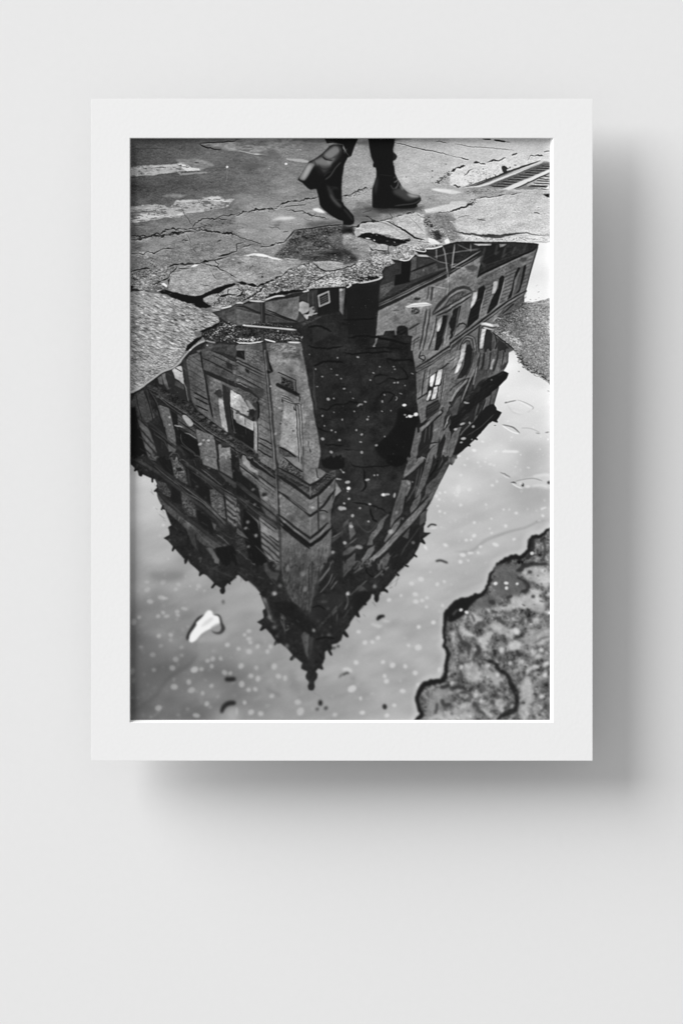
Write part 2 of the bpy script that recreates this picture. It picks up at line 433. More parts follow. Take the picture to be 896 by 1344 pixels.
F(B3, '0 175 90 165 120 155 60 195 0 205', 120, rough=.4, soft=.5, tex='slab')
L(B3, '0 205 60 195 110 160', 1.4, 30, rough=.4)
F(B3, '140 30 230 20 240 120 180 150 130 130', 150, rough=.6, soft=1.2, a=.6, tex='slab')
F(B3, '210 0 380 0 385 55 260 55', 150, rough=.4, soft=.4, tex='slab'); L(B3,'220 20 250 50 380 58',1.1,40,rough=.3)
F(B3, '300 80 400 100 440 140 380 165 300 175 250 120', 172, rough=.8, soft=.8, a=.7, tex='grav', ta=.9)
L(B3, '385 0 385 90', 1.3, 40, rough=.4, a=.7)
F(B3, '100 290 200 270 310 275 290 300 150 315', 38, rough=.6, soft=.4, a=.9)
fbmline(B3, '20 340 150 300 250 220 350 180', 120, 5, 2, 215, .8, .8)
fbmline(B3, '0 300 150 230 250 180 360 150', 120, 6, 2, 40, .8, .7)
fbmline(B2, '640 340 760 330 896 320', 120, 3.5, 1.4, 215, .8, .8)
fbmline(B2, '350 300 560 230 700 230 640 330', 90, 5, 1.6, 190, .6, .7)

# foreground slab, left
F(None, J((B1,'8 410 60 400 120 400 250 425 400 465 520 505 610 550 690 575 760 640 700 680 620 720 540 735 560 790 490 850 480 896'),(C1,'470 0 430 60 360 130 270 175 160 255 100 295 8 345')), 142, rough=.5, soft=.35, tex='ridge', tid=ID_SL[2])
F(B1, '8 410 120 402 300 440 200 500 8 560', 150, smooth=1, soft=4, a=.35)
dots(B1,'115 425 9 7',220,.4); dots(B1,'76 520 9 5',45,.3)
F(C1, '8 0 430 0 400 90 280 170 120 270 8 330', 128, soft=2, a=.35, tex='grav', ta=.6)
fbmline(B1, '60 600 300 620 500 560 300 800 100 780', 130, 9, 6, 95, .9, .5)
fbmline(C1, '20 60 200 60 380 60 250 150 60 250', 110, 6, 3, 60, .9, .6)
fbmline(C1, '20 60 200 60 380 60 250 150 60 250', 110, 6, 2.6, 200, .8, .6)
L(B1, '540 725 570 715', 1.5, 35)

# right-hand ground
F(A3, '430 20 896 4 896 330 800 370 640 390 500 390 440 200', 186, rough=.5, soft=1.5, a=.7, tex='fine', ta=1.4)
F(A3, '0 60 210 90 240 260 200 410 60 460 0 480', 160, rough=.5, soft=1.2, a=.7, tex='fine', ta=1.5)
F(A3, '100 30 210 30 215 70 120 60', 110, rough=.5, soft=.8, a=.8); F(A3,'430 8 590 4 560 16 440 30',110,rough=.3,soft=.6,a=.8)
F(A4, '0 4 836 4 836 120 560 130 480 100 330 85 0 50', 205, rough=.4, soft=1, a=.7, tex='fine')
L(A3, '435 42 520 60 600 84 720 108 800 125 896 150', .9, 60, rough=.4)
L(A3, '650 95 720 110', 1.3, 45, rough=.3); L(A3,'780 30 870 45',.9,90,rough=.4)
L(A4, '40 55 160 72 300 85 420 95 540 108', .8, 95, rough=.3, a=.8)
L(A4, '95 168 160 188', 1.4, 50, rough=.3); L(A4,'0 150 60 160 130 175',.6,110,rough=.3)
L(A4, '275 12 345 16', 2, 40, rough=.2); L(A4,'372 20 470 36',2.4,40,rough=.2); L(A4,'470 36 510 40',1.2,120,soft=.4); L(A4,'790 122 836 112',1.3,90,rough=.3)
dots(A3,'750 281 6 5 865 225 7 3 750 333 6 3 530 333 7 3',50,.25); dots(A3,'112 86 5 4',220,.3)
# rough concrete bank behind the grate
F(A4, '10 290 40 250 120 235 200 215 300 225 420 195 470 170 520 150 560 130 640 140 720 150 780 155 760 195 640 230 500 290 330 350 120 415 60 410 0 400', 214, rough=.5, soft=.6, a=.9, tex='slab', ta=1.0)
F(A3, '780 370 840 330 896 290 896 420 800 410', 165, rough=.6, soft=.8, tex='slab')
fbmline(A3, '790 380 840 340 890 300', 50, 1.6, 2, 50, .9, .8)
crack(A4, '10 290 30 265 70 245 130 238', 2.0, 45, 1.0, hi=False); crack(A4,'200 215 240 212 300 225',2,50,.6,hi=False)
crack(A4, '310 208 380 192 430 182 470 170', 1.6, 55, .6, hi=False); L(A4,'522 150 565 132',2,50,rough=.4)
crack(A4, '120 325 160 285 200 262', 1.2, 65, .6, hi=False); crack(A4,'655 190 680 160 740 150 790 160',1.0,75,.7,hi=False)
L(A4,'720 148 780 155',1.6,60,rough=.5)
F(A4, '440 240 470 245 490 260 510 240 512 258 480 275 500 290 460 305 430 270', 45, rough=.5, soft=.4)
fbmline(A4, '380 330 450 300 480 280', 30, 1.8, 2, 60, .8, .8)
fbmline(A4, '150 330 300 290 400 300 200 370', 60, 5, 2, 120, .7, .6)
fbmline(A4, '160 370 180 395', 16, 1.2, 2, 60, .8); dots(A4,'305 347 7 5 550 233 10 3 280 265 5 4',60,.3); L(A4,'30 400 90 415',1.8,55,rough=.5)
# the drain grate
ID_GRATE = reg('drain_grate', 'iron drain grate with parallel slots at the upper right of the street')
F(A4, '120 415 330 350 500 285 640 235 780 200 836 205 836 435 560 440 300 425', 130, rough=.3, soft=.4, tex='fine', tid=ID_GRATE)
L(A4, '110 418 200 408 300 370 450 310 600 250 760 195', [.8,2.4,2.6,2.4,2], 70, rough=.2)
L(A4, '170 405 330 345 500 285 640 238 740 205', 1, 28, rough=.3)
F(A4, '320 405 400 360 600 280 790 215 836 215 836 268 640 340 470 425 340 410', 92, soft=.4, rough=.2, tex='gravd', ta=.4)
for k in range(10):
    y = 238+k*19; xs = 770-k*47; xe = min(836, 836-(k-1)*45) if k > 1 else 836
    xe = max(xs+90, min(836, 900-k*48))
    L(A4, f'{xs} {y} {(xs+xe)/2} {y+4} {xe} {y+6}', 1.3, 34, rough=.15)
    L(A4, f'{xs+10} {y+8} {xe} {y+14}', .8, 150, rough=.15, a=.6)
F(A4, '120 418 240 405 330 375 500 305 640 245 790 195 770 215 640 268 480 335 330 395 240 418', 222, soft=.3, rough=.15)
L(A4, '300 385 480 318 640 258 780 208', .5, 150, rough=.1)
F(A4, '440 435 520 400 680 335 836 268 836 290 700 355 580 415 500 440', 225, soft=.3, rough=.15)
L(A4, '540 430 640 390 740 345 836 300', 1.6, 55, rough=.3)
F(A4, '640 405 700 370 836 310 836 430 760 432', 185, soft=.4, tex='slab')
for k, (xs, y) in enumerate(((790,325),(750,345),(730,362),(700,382),(670,402),(660,412))):
    L(A4, f'{xs} {y} 836 {y+7}', 1.3, 42, rough=.15)
F(A4, '800 430 836 400 836 436', 235, soft=.3); L(A4,'760 432 836 438',1,45,rough=.2)
F(A4, '150 430 300 415 440 440 600 460 500 480 230 515 150 480', 150, rough=.6, soft=.8, tex='slab', a=.8)
F(A4, '0 440 90 455 110 462 0 478', 215, smooth=1, soft=.6, a=.8)
fbmline(A4, '150 470 300 450 420 470', 60, 3, 3, 90, .7, .6)
# smooth pale slab
F(None, J((A4,'230 518 340 498 600 465 720 445 836 440 836 815 720 825 620 812 500 835 340 845 220 835 130 810 60 780 30 730 10 700 40 620 130 590 200 560')), 188, rough=.5, soft=.5, tex='fine', ta=1.6, tid=ID_SL[5])
crack(A4, '220 515 340 498 480 480 600 464', .9, 60, .4, hi=False)
F(A4, '782 478 836 472 836 505 815 502', 30, soft=.25)
F(A4, '720 578 750 578 755 586 735 586', 235, soft=.2); L(A4,'705 632 755 642',1.2,75,rough=.2); L(A4,'735 586 755 588',.6,60)
dots(A4,'268 692 36 9',110,.7,.6); L(A4,'225 685 300 698',.8,90,rough=.4)
L(None, J((A4,'10 770 60 790 120 805 200 815 300 828 420 832 480 820 600 810 660 808 740 822 836 820')), [1.6,2.2,2.8,5,3.6,1.6,1,.8], 60, rough=.5, soft=.45, a=.9)
F(A4, '60 815 200 830 320 850 500 845 620 828 836 830 836 872 700 872 560 868 420 865 260 862 120 862 0 880 0 790', 196, rough=.4, soft=.5, tex='slab', ta=1.3)
fbmline(A4, '0 850 100 850 300 850 700 860', 90, 2, 2, 70, .7, .6)
# wedge beyond the toe and rubble
F(None, J((A3,'660 480 896 480'),(A4,'0 470 100 500 160 530 140 580 60 605 0 620'),(A3,'896 630 800 632 690 640 680 600 720 590 896 560')), 165, rough=.4, soft=.5, tex='fine', a=.8)
F(None, J((A3,'680 605 740 600 896 560'),(A4,'0 540 100 530 150 545 140 575 70 600 0 615'),(A3,'896 628 800 630 700 642')), 196, rough=.3, soft=.4, tex='fine')
F(A3, '740 432 800 430 896 440 896 470 780 450', 218, smooth=1, soft=.6)
L(A4, '0 620 60 612 120 590 150 570 200 540', 2.2, 45, rough=.9); fbmline(A4,'150 575 190 545 200 520',30,1.5,2,50,.9,.8)
crack(A3, '800 632 860 628 896 630', 1.2, 40, .3, hi=False)
F(None, J((A3,'690 645 800 635 896 632'),(A4,'0 640 60 690 30 730 60 790 120 860 0 890'),(A3,'896 896 860 870 800 896 760 850 700 840 690 760 670 690')), 118, rough=1.2, soft=1.6, tex='gravd', ta=.7, a=.85)
F(A4, '0 665 50 680 55 695 20 715 0 710', 130, rough=.3, soft=.4); L(A4,'0 705 30 712',1,210)
fbmline(A3, '690 690 740 770 800 830 780 880', 90, 3, 2.4, 35, 1.0, .8)
fbmline(A3, '720 800 800 760 860 830 880 880', 60, 3, 2, 215, .7, .7)
F(A3, '760 780 800 770 830 840 800 880 770 840', 45, rough=.8, soft=.6, a=.8)
F(A3, '720 850 760 850 810 890 800 896 720 896', 205, rough=.4, soft=.4); F(A3,'850 870 880 840 896 870 896 896 860 896',215,rough=.4,soft=.4)
# pavement under the standing boot
F(A3, '120 520 240 590 400 600 620 600 680 560 660 640 580 640 320 700 100 690 100 560', 118, rough=.5, soft=1.4, tex='fine', a=.85)
F(A3, '300 640 560 600 600 625 330 690', 150, rough=.4, soft=1, a=.7, tex='slab')
F(A3, '30 480 240 440 245 520 100 560 20 540', 165, rough=.4, soft=1, a=.6, tex='slab')
F(A3, '240 585 640 585 600 615 430 640 280 640 180 615', 52, soft=1.4, smooth=1, a=.7)
F(A3, '60 640 200 600 300 640 240 690 90 720', 92, soft=2.2, smooth=1, a=.6)
crack(A3, '0 490 80 465 140 440 210 425', 1.4, 50, .8, hi=False); fbmline(A3,'0 490 100 470 210 430',40,2,2,55,.7,.7)
crack(A3, '310 700 400 685 500 660 560 640 600 625', 1.5, 38, .5)
L(A3,'540 632 570 640 600 630',1.5,30,rough=.6)
F(A3, '320 705 470 660 620 630 680 650 670 700 690 790 700 860 600 830 520 780 440 740', 176, rough=.4, soft=.4, tex='slab', tid=ID_SL[6])
L(A3, '350 700 450 740 530 790 600 840 690 865', [1,1.6,2.6,2.4,1.4], 40, rough=.4)
crack(A3, '560 670 620 740 680 800', .5, 110, .4, hi=False)
F(A3, '100 770 130 740 210 715 320 718 420 760 500 820 570 850 540 890 490 862 380 820 210 800 110 840 95 800', 172, rough=.3, soft=.4, tex='slab', tid=ID_SL[4])
F(A3, '110 840 150 812 220 800 320 815 400 848 490 862 560 848 570 865 520 896 300 896 240 870 180 850', 34, rough=.3, soft=.4)
L(A3, '190 846 230 852', 1.8, 225); L(A3,'255 862 270 866',1.6,190)
crack(A3, '60 755 120 750 150 720 200 700 300 710', 1.6, 40, .5); crack(A3,'190 660 250 690 300 705',1.3,55,.5,hi=False)
F(A3, '0 810 60 810 120 850 200 880 240 896 0 896', 150, rough=.4, soft=.7, tex='slab')
F(A3, '0 745 90 750 80 800 0 800', 40, rough=.5, soft=1, a=.8)
F(B3, '350 0 500 0 440 20 390 15', 28, rough=.2, soft=.4)
F(B3, '500 0 640 0 700 10 830 5 835 15 690 40 640 60 590 50 600 90 560 130 490 138 420 110 400 70 440 30', 150, rough=.5, soft=.35, tex='grav', ta=.9)

# ragged relief over the whole broken ground: damp patches, grit and small shadows
gm = (ids == ID_STREET)|np.isin(ids, ID_SL)
gmf = blur(gm.astype(np.float32), .5)
near = np.clip((np.arange(H)/S+Y0-185)/160, 0, 1)[:,None].astype(np.float32)
patch = noise(9,2.2,.7,46)+.7*noise(4,2,.7,47)
img += gmf*(1.5+6*near)*np.clip(patch,-2,2)
pits = noise(1.0,1.8,.7,48)+.5*noise(2.2,2,.7,49)
img += gmf*near*(-26*np.clip(pits-1.35,0,1)+22*np.clip(-pits-1.45,0,1))
b1 = blur(img,.5)
img += gmf*np.clip((b1-np.roll(b1,(int(1.2*S),int(.6*S)),(0,1)))*.2,-14,12)

# hairline fractures and wet glints in the broken band
rh = np.random.default_rng(21)
band = P(None,'172 300 300 285 420 270 560 262 715 262 715 300 600 312 500 350 400 372 290 395 172 375')
for _ in range(95):
    x = rh.uniform(172, 600); y = rh.uniform(268, 385)
    if y > 395-(x-172)*.2 or y < 312-(x-172)*.12: continue
    q = [np.array([x, y])]; ang = rh.choice([-.25,.15,.9,-.8])+rh.normal(0,.3)
    for _k in range(rh.integers(2, 6)):
        ang += rh.normal(0,.5); q.append(q[-1]+np.array([math.cos(ang), math.sin(ang)*.5])*rh.uniform(2,6))
    mk = mask_line(roughen(np.array(q), .4, False), rh.uniform(.35,.9), .15, True)
    if mk is not None and gm[mk[0]].mean() > .97: put(mk, 48, rh.uniform(.3,.8))
for _ in range(240):
    x = rh.uniform(172, 560); y = 396-(x-172)*.19-rh.exponential(22)
    if y < 300: continue
    q = np.array([[x,y],[x+rh.uniform(.5,2.5), y+rh.normal(0,.3)]])
    mk = mask_line(q, rh.uniform(.3,.8), .15)
    if mk is not None and gm[mk[0]].mean() > .97: put(mk, 215, rh.uniform(.2,.8))
img[:] = img*(1-gmf*near)+gmf*near*np.clip((img-122)*1.2+129, 24, 245)
# =====================================================================
# 3. Drawing: the puddle and what stands mirrored in it
# =====================================================================
ID_W = reg('puddle', 'still puddle of pale sky reflection with floating flecks')
ID_BL = reg('mirrored_building', 'upside-down ornate corner building mirrored in the puddle, tip pointing down')
ID_DK = reg('mirrored_shaded_wall', 'dark shaded wall between the two lit facades in the puddle')
sky = field([(172,640,200),(190,660,202),(205,720,182),(240,765,155),(185,760,165),(200,800,132),(180,850,118),(230,830,135),(200,900,112),(172,940,98),(240,930,112),
  (300,800,160),(330,780,165),(320,850,148),(300,900,122),(330,935,135),(380,920,150),(420,930,152),(460,880,165),(440,940,152),(500,900,166),(540,930,166),
  (500,820,178),(560,760,182),(560,840,172),(600,700,186),(600,640,200),(640,620,190),(700,600,194),(690,660,180),(640,680,186),(700,690,178),(700,560,218),
  (640,590,212),(690,520,224),(660,480,228),(700,450,230),(710,370,238),(715,330,242),(620,760,180),(580,880,172),(715,500,222)])
streak = noise(16, 2.2, .7, 41, rot=-.3)+.6*noise(7, 2.2, .7, 42, rot=-.35)
skyv = sky+5.5*noise(34,1.3,.9,45)+2.5*noise(13,1.5,.9,47)+3.2*streak*np.clip((np.mgrid[0:H,0:1][0]/S+Y0-450)/300, .15, 1)+1.6*N1
shore = J((None,'171 517 186 508 196 501 213 489 226 483 236 475 240 469 248 461 257 452 268 448'),(B1,'640 800 700 760 690 700 760 660 745 610 690 572 760 560 850 525 896 502'),
  (B2,'0 500 60 493 100 476 240 480 330 442 410 432 470 412 600 395 620 375 700 368 896 357'),(B3,'0 352 40 366 75 345 110 332 210 320 300 292 340 268 320 235 350 190 440 165 405 128 490 138 550 130 600 88 640 92 600 50 640 58 690 38 830 12'),
  (A4,'0 885 60 868 200 868 260 874 420 872 560 876 700 884 836 880'),(None,'727 318 727 950 168 950 168 517'))
F(None, shore, skyv, rough=.25, soft=.2, tid=ID_W)

sil = J((A4,'0 890 60 872 200 872 300 878 420 876 560 880 700 888'),(B4,'745 0 700 140 640 380 648 395 625 420 625 490'),(C4,'520 0 495 5 490 100 470 140 450 170 495 190 480 232 440 275 415 300 395 370 372 450 375 465 390 480 392 500 435 520 395 585 398 600 360 592 330 612 270 680 222 730 230 746 200 750 160 790 168 802 150 800 90 850 60 880'),
 (D4,'60 0 62 10 45 20 40 40 20 68 0 60'),(D3,'896 55 860 125 800 240 740 370 700 440 712 440 695 470 698 530 690 545 692 560 680 580 678 632 740 635 665 688 688 720 680 730 650 715 630 770 600 820 618 836 600 830 540 896'),
 (E3,'505 20 520 12 545 22 520 22 440 88 468 98 445 98 380 180 345 212 375 222 372 238 340 232 318 238 305 268 303 305 290 322 270 318 260 300 262 262 240 248 230 290 190 330 190 345 165 345 130 400 138 445 122 450 105 432 90 450 60 500 55 520 20 560 45 605 40 618 20 612 0 590'),
 (E2,'896 590 880 640 850 668 800 680 808 715 790 730 805 760 795 770 780 755 770 725 745 740 745 800'),(G2,'748 315 720 370 735 405 720 415 690 400 668 425 683 450 680 480 655 515 660 555 648 582 630 588 608 578 600 550 612 515 585 485 582 460 596 425 570 415 545 402 545 380 555 355 500 310 470 332 452 325 455 308 475 290 430 235 370 188 325 202 318 188 330 165 290 110 245 65 215 82 198 78 215 45 212 35 175 12'),
 (E2,'175 490 232 455 232 440 222 400 225 385 245 378 235 345 210 280 205 262 190 258 200 245 160 195 100 140 85 150 70 142 20 95 0 105'),
 (E1,'896 118 845 158 845 170 825 162 800 195 806 230 795 250 780 256 762 245 757 220 768 208 760 200 725 178 702 206 686 200 690 188 712 165 650 100 625 88 608 90 600 98 580 95 585 70 545 30 510 0'),
 (D1,'508 896 490 870 470 893 458 880 460 855 400 790 385 770 362 788 355 778 362 750 320 700 285 680 335 652 335 628 325 595 330 582 350 572 320 500 300 445 272 438 268 420 282 402 240 340 230 300 210 285 235 262 222 240 232 225 215 190 200 180 196 208 186 205 188 178 110 145 105 158 80 155 65 110 55 105 45 118 38 110 42 90 8 60'),
 (None,'168 600 168 517 186 508 196 501 213 489 226 483 236 475 240 469 248 461 257 452 268 448'),(B1,'640 800 700 760 690 700 760 660 745 610 690 572 760 560 850 525 896 502'),
 (B2,'0 500 60 493 100 476 240 480 330 442 410 432 470 412 600 395 620 375 700 368 896 357'),(B3,'0 352 40 366 75 345 110 332 210 320 300 292 340 268 320 235 350 190 440 165 405 128 490 138 550 130 600 88 640 92 600 50 640 58 690 38 830 12'))
F(None, sil, 37, rough=.12, soft=.3, tid=ID_BL, tex='stoned')
ID_WIN = []
def Wn(t, s, v, lab, **k):
    i = reg('mirrored_window', lab); F(t, s, v, tid=i, **k)

# ---- top inlet ----------------------------------------------------------
F(None, J((B1,'700 575 896 510'),(B2,'0 510 200 490 530 440 600 400 600 600 530 660 250 660 60 680 0 690'),(B1,'896 690 790 640')), 62, soft=.4, tex='stone')
F(B2, '245 490 530 440 525 600 500 640 430 620 250 560', 88, soft=.4, tex='stone')
F(B2, '0 545 200 595 205 645 130 660 0 685', 84, soft=.5, tex='stone')
F(B1, '770 580 896 560 896 690 850 650', 70, soft=.5, tex='stone')
F(B2, '60 515 200 500 200 570 120 560', 66, soft=.4)
L(B2, '0 525 60 525 200 580 400 620 530 665', 3, 40, rough=.2); L(B2,'0 545 200 600',1,95,a=.6); L(B2,'250 550 400 612 520 655',1.6,34); L(B2,'240 575 420 640',1,72)
L(B2, '222 490 225 660', [6,6], 42, taper=False); L(B2,'214 490 214 650',.8,78,taper=False); L(B2,'238 490 240 640',.7,30)
F(B2, '530 440 600 400 680 380 690 600 600 640 530 600', 46, soft=.4); L(B2,'605 400 605 560',1,66); L(B2,'640 400 645 560',1.4,60)
F(B2, '530 490 560 485 605 505 610 560 560 592 525 560', 150, rough=.3, soft=.4, tex='stone')
F(B2, '615 530 650 525 665 560 640 600 615 600', 130, rough=.4, soft=.4); F(B2,'565 592 610 595 605 630 590 640',190,soft=.3,rough=.3)
L(B2, '600 600 690 578', 1.2, 190, rough=.2); L(B2,'640 545 660 545',4,70)
F(B2, '535 580 580 640 540 665 530 600',55,soft=.5)
F(B2, '680 375 860 365 866 560 896 600 896 660 700 620 680 600', 30, soft=.4)
F(B2, '682 432 778 392 788 492 694 532', 165, soft=.25); Wn(B2,'694 440 770 405 778 486 704 520',40,'small louvred window in the dark wall near the top of the reflection',soft=.2)
for k in range(4): L(B2, f'700 {462+k*18} 772 {425+k*18}', .5, 120, a=.7)
F(B2, '865 375 896 375 896 610 868 560', 100, soft=.4, tex='stone'); F(B3,'0 375 20 372 20 640 0 610',100,soft=.35,tex='stone'); dots(B2,'880 385 14 10',200,.4)
F(B2, '540 660 700 610 780 590 700 660 560 690', 56, soft=1.2, tex='gravd', ta=.4)

# ---- the dark shaded wall ----------------------------------------------
dk = J((B3,'20 345 110 332 210 320 300 300 300 440 296 540 275 770 335 765 335 740 350 730 430 728 438 765 448 765 450 700 470 686 520 688 545 710 545 768 578 775 570 896'),(C3,'580 0 605 110 615 200 615 420 640 530 638 610 600 680 555 896'),(D3,'550 0 510 130 490 280 430 380 380 470 310 530 250 640 200 720 60 800 0 740'),
 (D2,'896 700 820 600 790 530 830 400 880 290 830 200 810 120 740 120 690 90 690 40 700 0'),(C2,'705 896 690 700 670 600 640 480 600 250 570 60 550 0'),(B2,'540 896 560 780 520 715 700 620 860 560 896 600'))
F(None, dk, field([(480,400,33),(520,440,34),(430,450,38),(450,520,36),(530,500,35),(420,560,38),(480,580,40),(460,620,46),(520,600,36),(510,650,44),(470,680,48),(450,640,46)])+3*noise(10,1.3,1,68), rough=.15, soft=.3, tid=ID_DK, tex='stoned', ta=.8)
F(B3, '30 380 300 330 290 760 40 760', 31, soft=.5)
hatch(B3, '30 380 290 340 280 740 40 760', (1,-.08), 1.9, .4, 24, .7)
F(B2, '640 740 760 720 800 745 720 800 640 830', 44, rough=.5, soft=.6, a=.8)
for t, s in ((B3,'0 640 120 640 280 620'),(B3,'40 790 150 770 280 785 420 820'),(B3,'270 780 560 840'),(C3,'0 20 120 25 300 8 420 10'),(C3,'350 68 500 78 600 75'),(C3,'480 130 540 210 520 240 380 230'),
    (C2,'640 130 700 110 760 95 896 105'),(C2,'690 490 760 500 820 460 896 455'),(C3,'0 455 60 430 130 440'),(C3,'380 230 300 280 250 240 300 200 380 215'),(C3,'300 400 350 350 430 370 380 440'),
    (D3,'50 40 120 80 300 80 420 60'),(D3,'170 100 190 240 150 290'),(D3,'80 380 200 400 300 430 360 470'),(D3,'230 430 250 500 290 550'),(C2,'640 480 660 620 740 680 790 680'),(C2,'740 790 896 800'),(C3,'0 830 120 840 240 840'),
    (B3,'180 880 300 870 480 880'),(B2,'600 700 700 690 800 740'),(B2,'600 850 720 880 896 860')):
    L(t, s, rng.uniform(1.4,2.6), 22, smooth=1, rough=.5, soft=.5, a=.85)
F(C3, '480 480 640 560 630 620 600 690 560 896 280 896 260 820 380 700 440 620', 24, smooth=1, soft=.9, a=.85)
F(C3, '100 700 250 780 300 896 60 896 60 760', 46, rough=.8, soft=1.5, a=.7)
F(C3, '260 230 350 210 360 250 280 280', 42, smooth=1, soft=.7, a=.8)
F(D3, '380 0 540 0 510 60 440 80 370 50', 23, smooth=1, soft=.8, a=.9)
F(D3, '60 0 160 10 170 70 90 70', 46, rough=.5, soft=1, a=.6); F(D3,'200 0 300 10 290 60 200 60',42,rough=.5,soft=1,a=.6)
F(D2, '720 20 800 0 896 10 896 90 800 105 730 80', 27, smooth=1, soft=.8)
F(B3, '270 795 290 790 285 820 270 860 248 862 268 830', 95, rough=.2, soft=.3); L(B3,'250 862 275 860',1,130)
L(C2, '648 130 655 300 668 500', 1.6, 60, smooth=1, soft=.5, a=.7); L(C2,'645 330 652 420',.6,85,soft=.3)
dots(B3,'438 627 8 18',215,.4)
L(D2,'840 180 880 188',1.4,215,soft=.3,smooth=1); L(D2,'870 100 896 130',1.2,150,smooth=1)
L(D3,'100 520 150 590 210 630 260 600 300 540 340 500', 1.2, 62, smooth=1, soft=.5, a=.9)
L(C3,'120 470 140 452 165 455',1.9,110,smooth=1,soft=.5); L(C3,'440 420 455 400 445 385',1,140,smooth=1)

# ---- left facade -----------------------------------------------------------
ST = 84
# wall right of the tall window, up to the corner
F(None, J((B2,'0 850 240 830 540 835 560 896'),(C2,'550 0 570 100 600 250 640 470 660 600 690 720 700 800 705 896'),(D2,'700 0 690 60 690 110 740 140 830 110 830 200 810 320 790 530 800 640 790 760 770 840 740 896'),(E2,'740 0 700 80 660 200 620 400 560 380 470 320 430 220 380 60 370 0'),
   (D2,'370 896 340 600 190 380 170 200 20 0'),(C2,'0 896 0 0'),(B2,'0 870')), ST, soft=.4, tex='stone')
F(None, J((C2,'290 0 550 0 570 100 600 250 640 470 660 600 690 720 705 896 560 896 340 780 290 330 270 180')), 104, soft=.6, tex='stone', ta=1.2)
F(C2, '380 10 530 0 550 90 480 60 400 70', 66, rough=.8, soft=1, a=.8, tex='gravd', ta=.4)
F(C2, '400 70 470 100 540 150 540 190 450 150', 132, rough=.8, soft=1.2, a=.6)
F(B2, '270 850 420 835 520 870 500 896 270 896', 100, soft=.8, tex='grav', ta=.5); F(B2,'40 850 200 850 210 896 60 896',78,soft=.6,tex='stone')
F(C2, '0 0 70 0 72 82 30 60 0 45', 28, soft=.3, tid=None); F(C1,'700 0 896 0 896 60 800 20', 40, soft=.4)
F(C2, '75 0 230 0 240 165 150 120 80 85', 82, soft=.3, tex='gravd', ta=.5)
# the drainpipe pilaster
L(None, J((B2,'232 835 240 896'),(C2,'250 40 262 170 275 330 292 560 312 780 322 896'),(D2,'338 60 345 250 352 480 362 600')), 5.4, 44, taper=False, soft=.4)
L(None, J((C2,'240 0 248 80 258 180 270 330 288 560 308 780'),(D2,'335 190 344 470')), 1.8, 100, taper=False, soft=.3)
L(None, J((C2,'262 0 270 120 278 200 290 330 306 560 324 780')), .8, 70, taper=False, soft=.3)
L(C2, '265 0 275 90 290 150 310 180', [1,2,4,2], 30, smooth=1); F(C2,'255 165 320 180 300 190 262 195',30,soft=.3)
# upper cornices (left of the pipe)
F(C2, '0 60 240 185 245 265 0 140', 74, soft=.3, tex='stoned'); 
for dy, w, v in ((-4,1.4,36),(10,.7,115),(22,1.3,40),(36,.6,105),(48,.9,46),(96,.6,50),(140,1.6,36)):
    L(None, J((C1,f'700 {dy-12} 896 {82+dy}'),(C2,f'0 {76+dy} 235 {190+dy}')), w, v, rough=.12, a=.85)
F(C2,'20 130 60 140 110 170 105 190 60 180 20 150',100,rough=.4,soft=.4); F(C2,'70 150 110 165 108 195 80 180',34,soft=.4)
F(C2, '0 190 185 290 180 305 0 215', 96, soft=.3, a=.7); L(C2,'0 203 90 250 185 302',1.2,34); 
F(C2, '0 250 180 330 200 410 185 425 0 320', 38, soft=.6); L(C2,'0 262 40 275 100 315',.8,110,rough=.3); F(C2,'110 315 230 318 235 380 200 400',60,soft=.8)
hatch(C2, '195 395 285 430 300 760 195 720', (.86,.5), 7.2, .7, 48, .8)
hatch(C2, '190 260 280 280 285 430 200 395', (.86,.45), 8, .6, 50, .7)
hatch(C2, '290 430 380 470 370 740 320 700', (.86,.55), 11, .5, 66, .6)
hatch(C2, '540 380 620 420 690 760 560 780', (1,.1), 12, .4, 78, .5)
# framed plaque and niche
F(C2, '285 195 350 180 350 290 300 260', 92, smooth=1, soft=.8); dots(C2,'290 300 9 7',165,.5)
L(C2, '355 182 500 250 502 362', 1.4, 42, taper=False); F(C2,'365 195 495 255 495 355 350 280',88,soft=.3)
F(C2, '375 210 478 262 482 335 372 285', 44, rough=.3, soft=.3, tex='grav', ta=.45)
F(C2, '330 285 345 268 500 345 530 365 528 388 500 380 340 300', 32, soft=.4)
L(C2, '320 305 400 345 515 400', 1, 120, a=.8); L(C2,'500 370 532 385 528 432',1.8,52)
F(C2, '400 440 440 420 485 470 500 560 520 700 530 800 540 892 440 850 370 800 365 700 385 560', 124, smooth=1, soft=.5, tex='stone', ta=1.6)
F(C2, '372 440 400 450 385 560 360 760 330 720 340 500', 92, rough=.8, soft=1)
for o, w, v in ((0,1.2,46),(10,.8,128),(20,1.0,44),(32,.7,118),(42,.9,52)):
    L(None, J((C2,f'{372+o*.3} {370+o} {440+o*.5} {400+o} {490+o} {450+o*.4} {500+o} {490} {512+o} {640} {522+o} 790'),(D2,f'{525+o} 0 {530+o} 60')) if o < 30 else P(C2,f'{372+o*.3} {370+o} {440+o*.5} {400+o} {490+o} 450 {500+o} {490} {512+o} {640} {522+o} 790'), w, v, smooth=1, a=.85)
L(C2, '385 400 390 440', 2, 38); L(C2,'478 470 492 510 500 510',2,38)
dots(C2,'372 615 10 8 380 508 8 7 480 676 8 8 368 700 5 5',56,.5,.8); dots(C2,'570 597 14 5 330 700 9 8 375 760 8 8 362 482 14 5',165,.6,.7)
crack(C2,'605 760 615 820 622 870',1,58,.4,hi=False)
L(C2, '560 800 562 896', 2.5, 70, soft=.4); L(C2,'545 800 548 896',1,120)
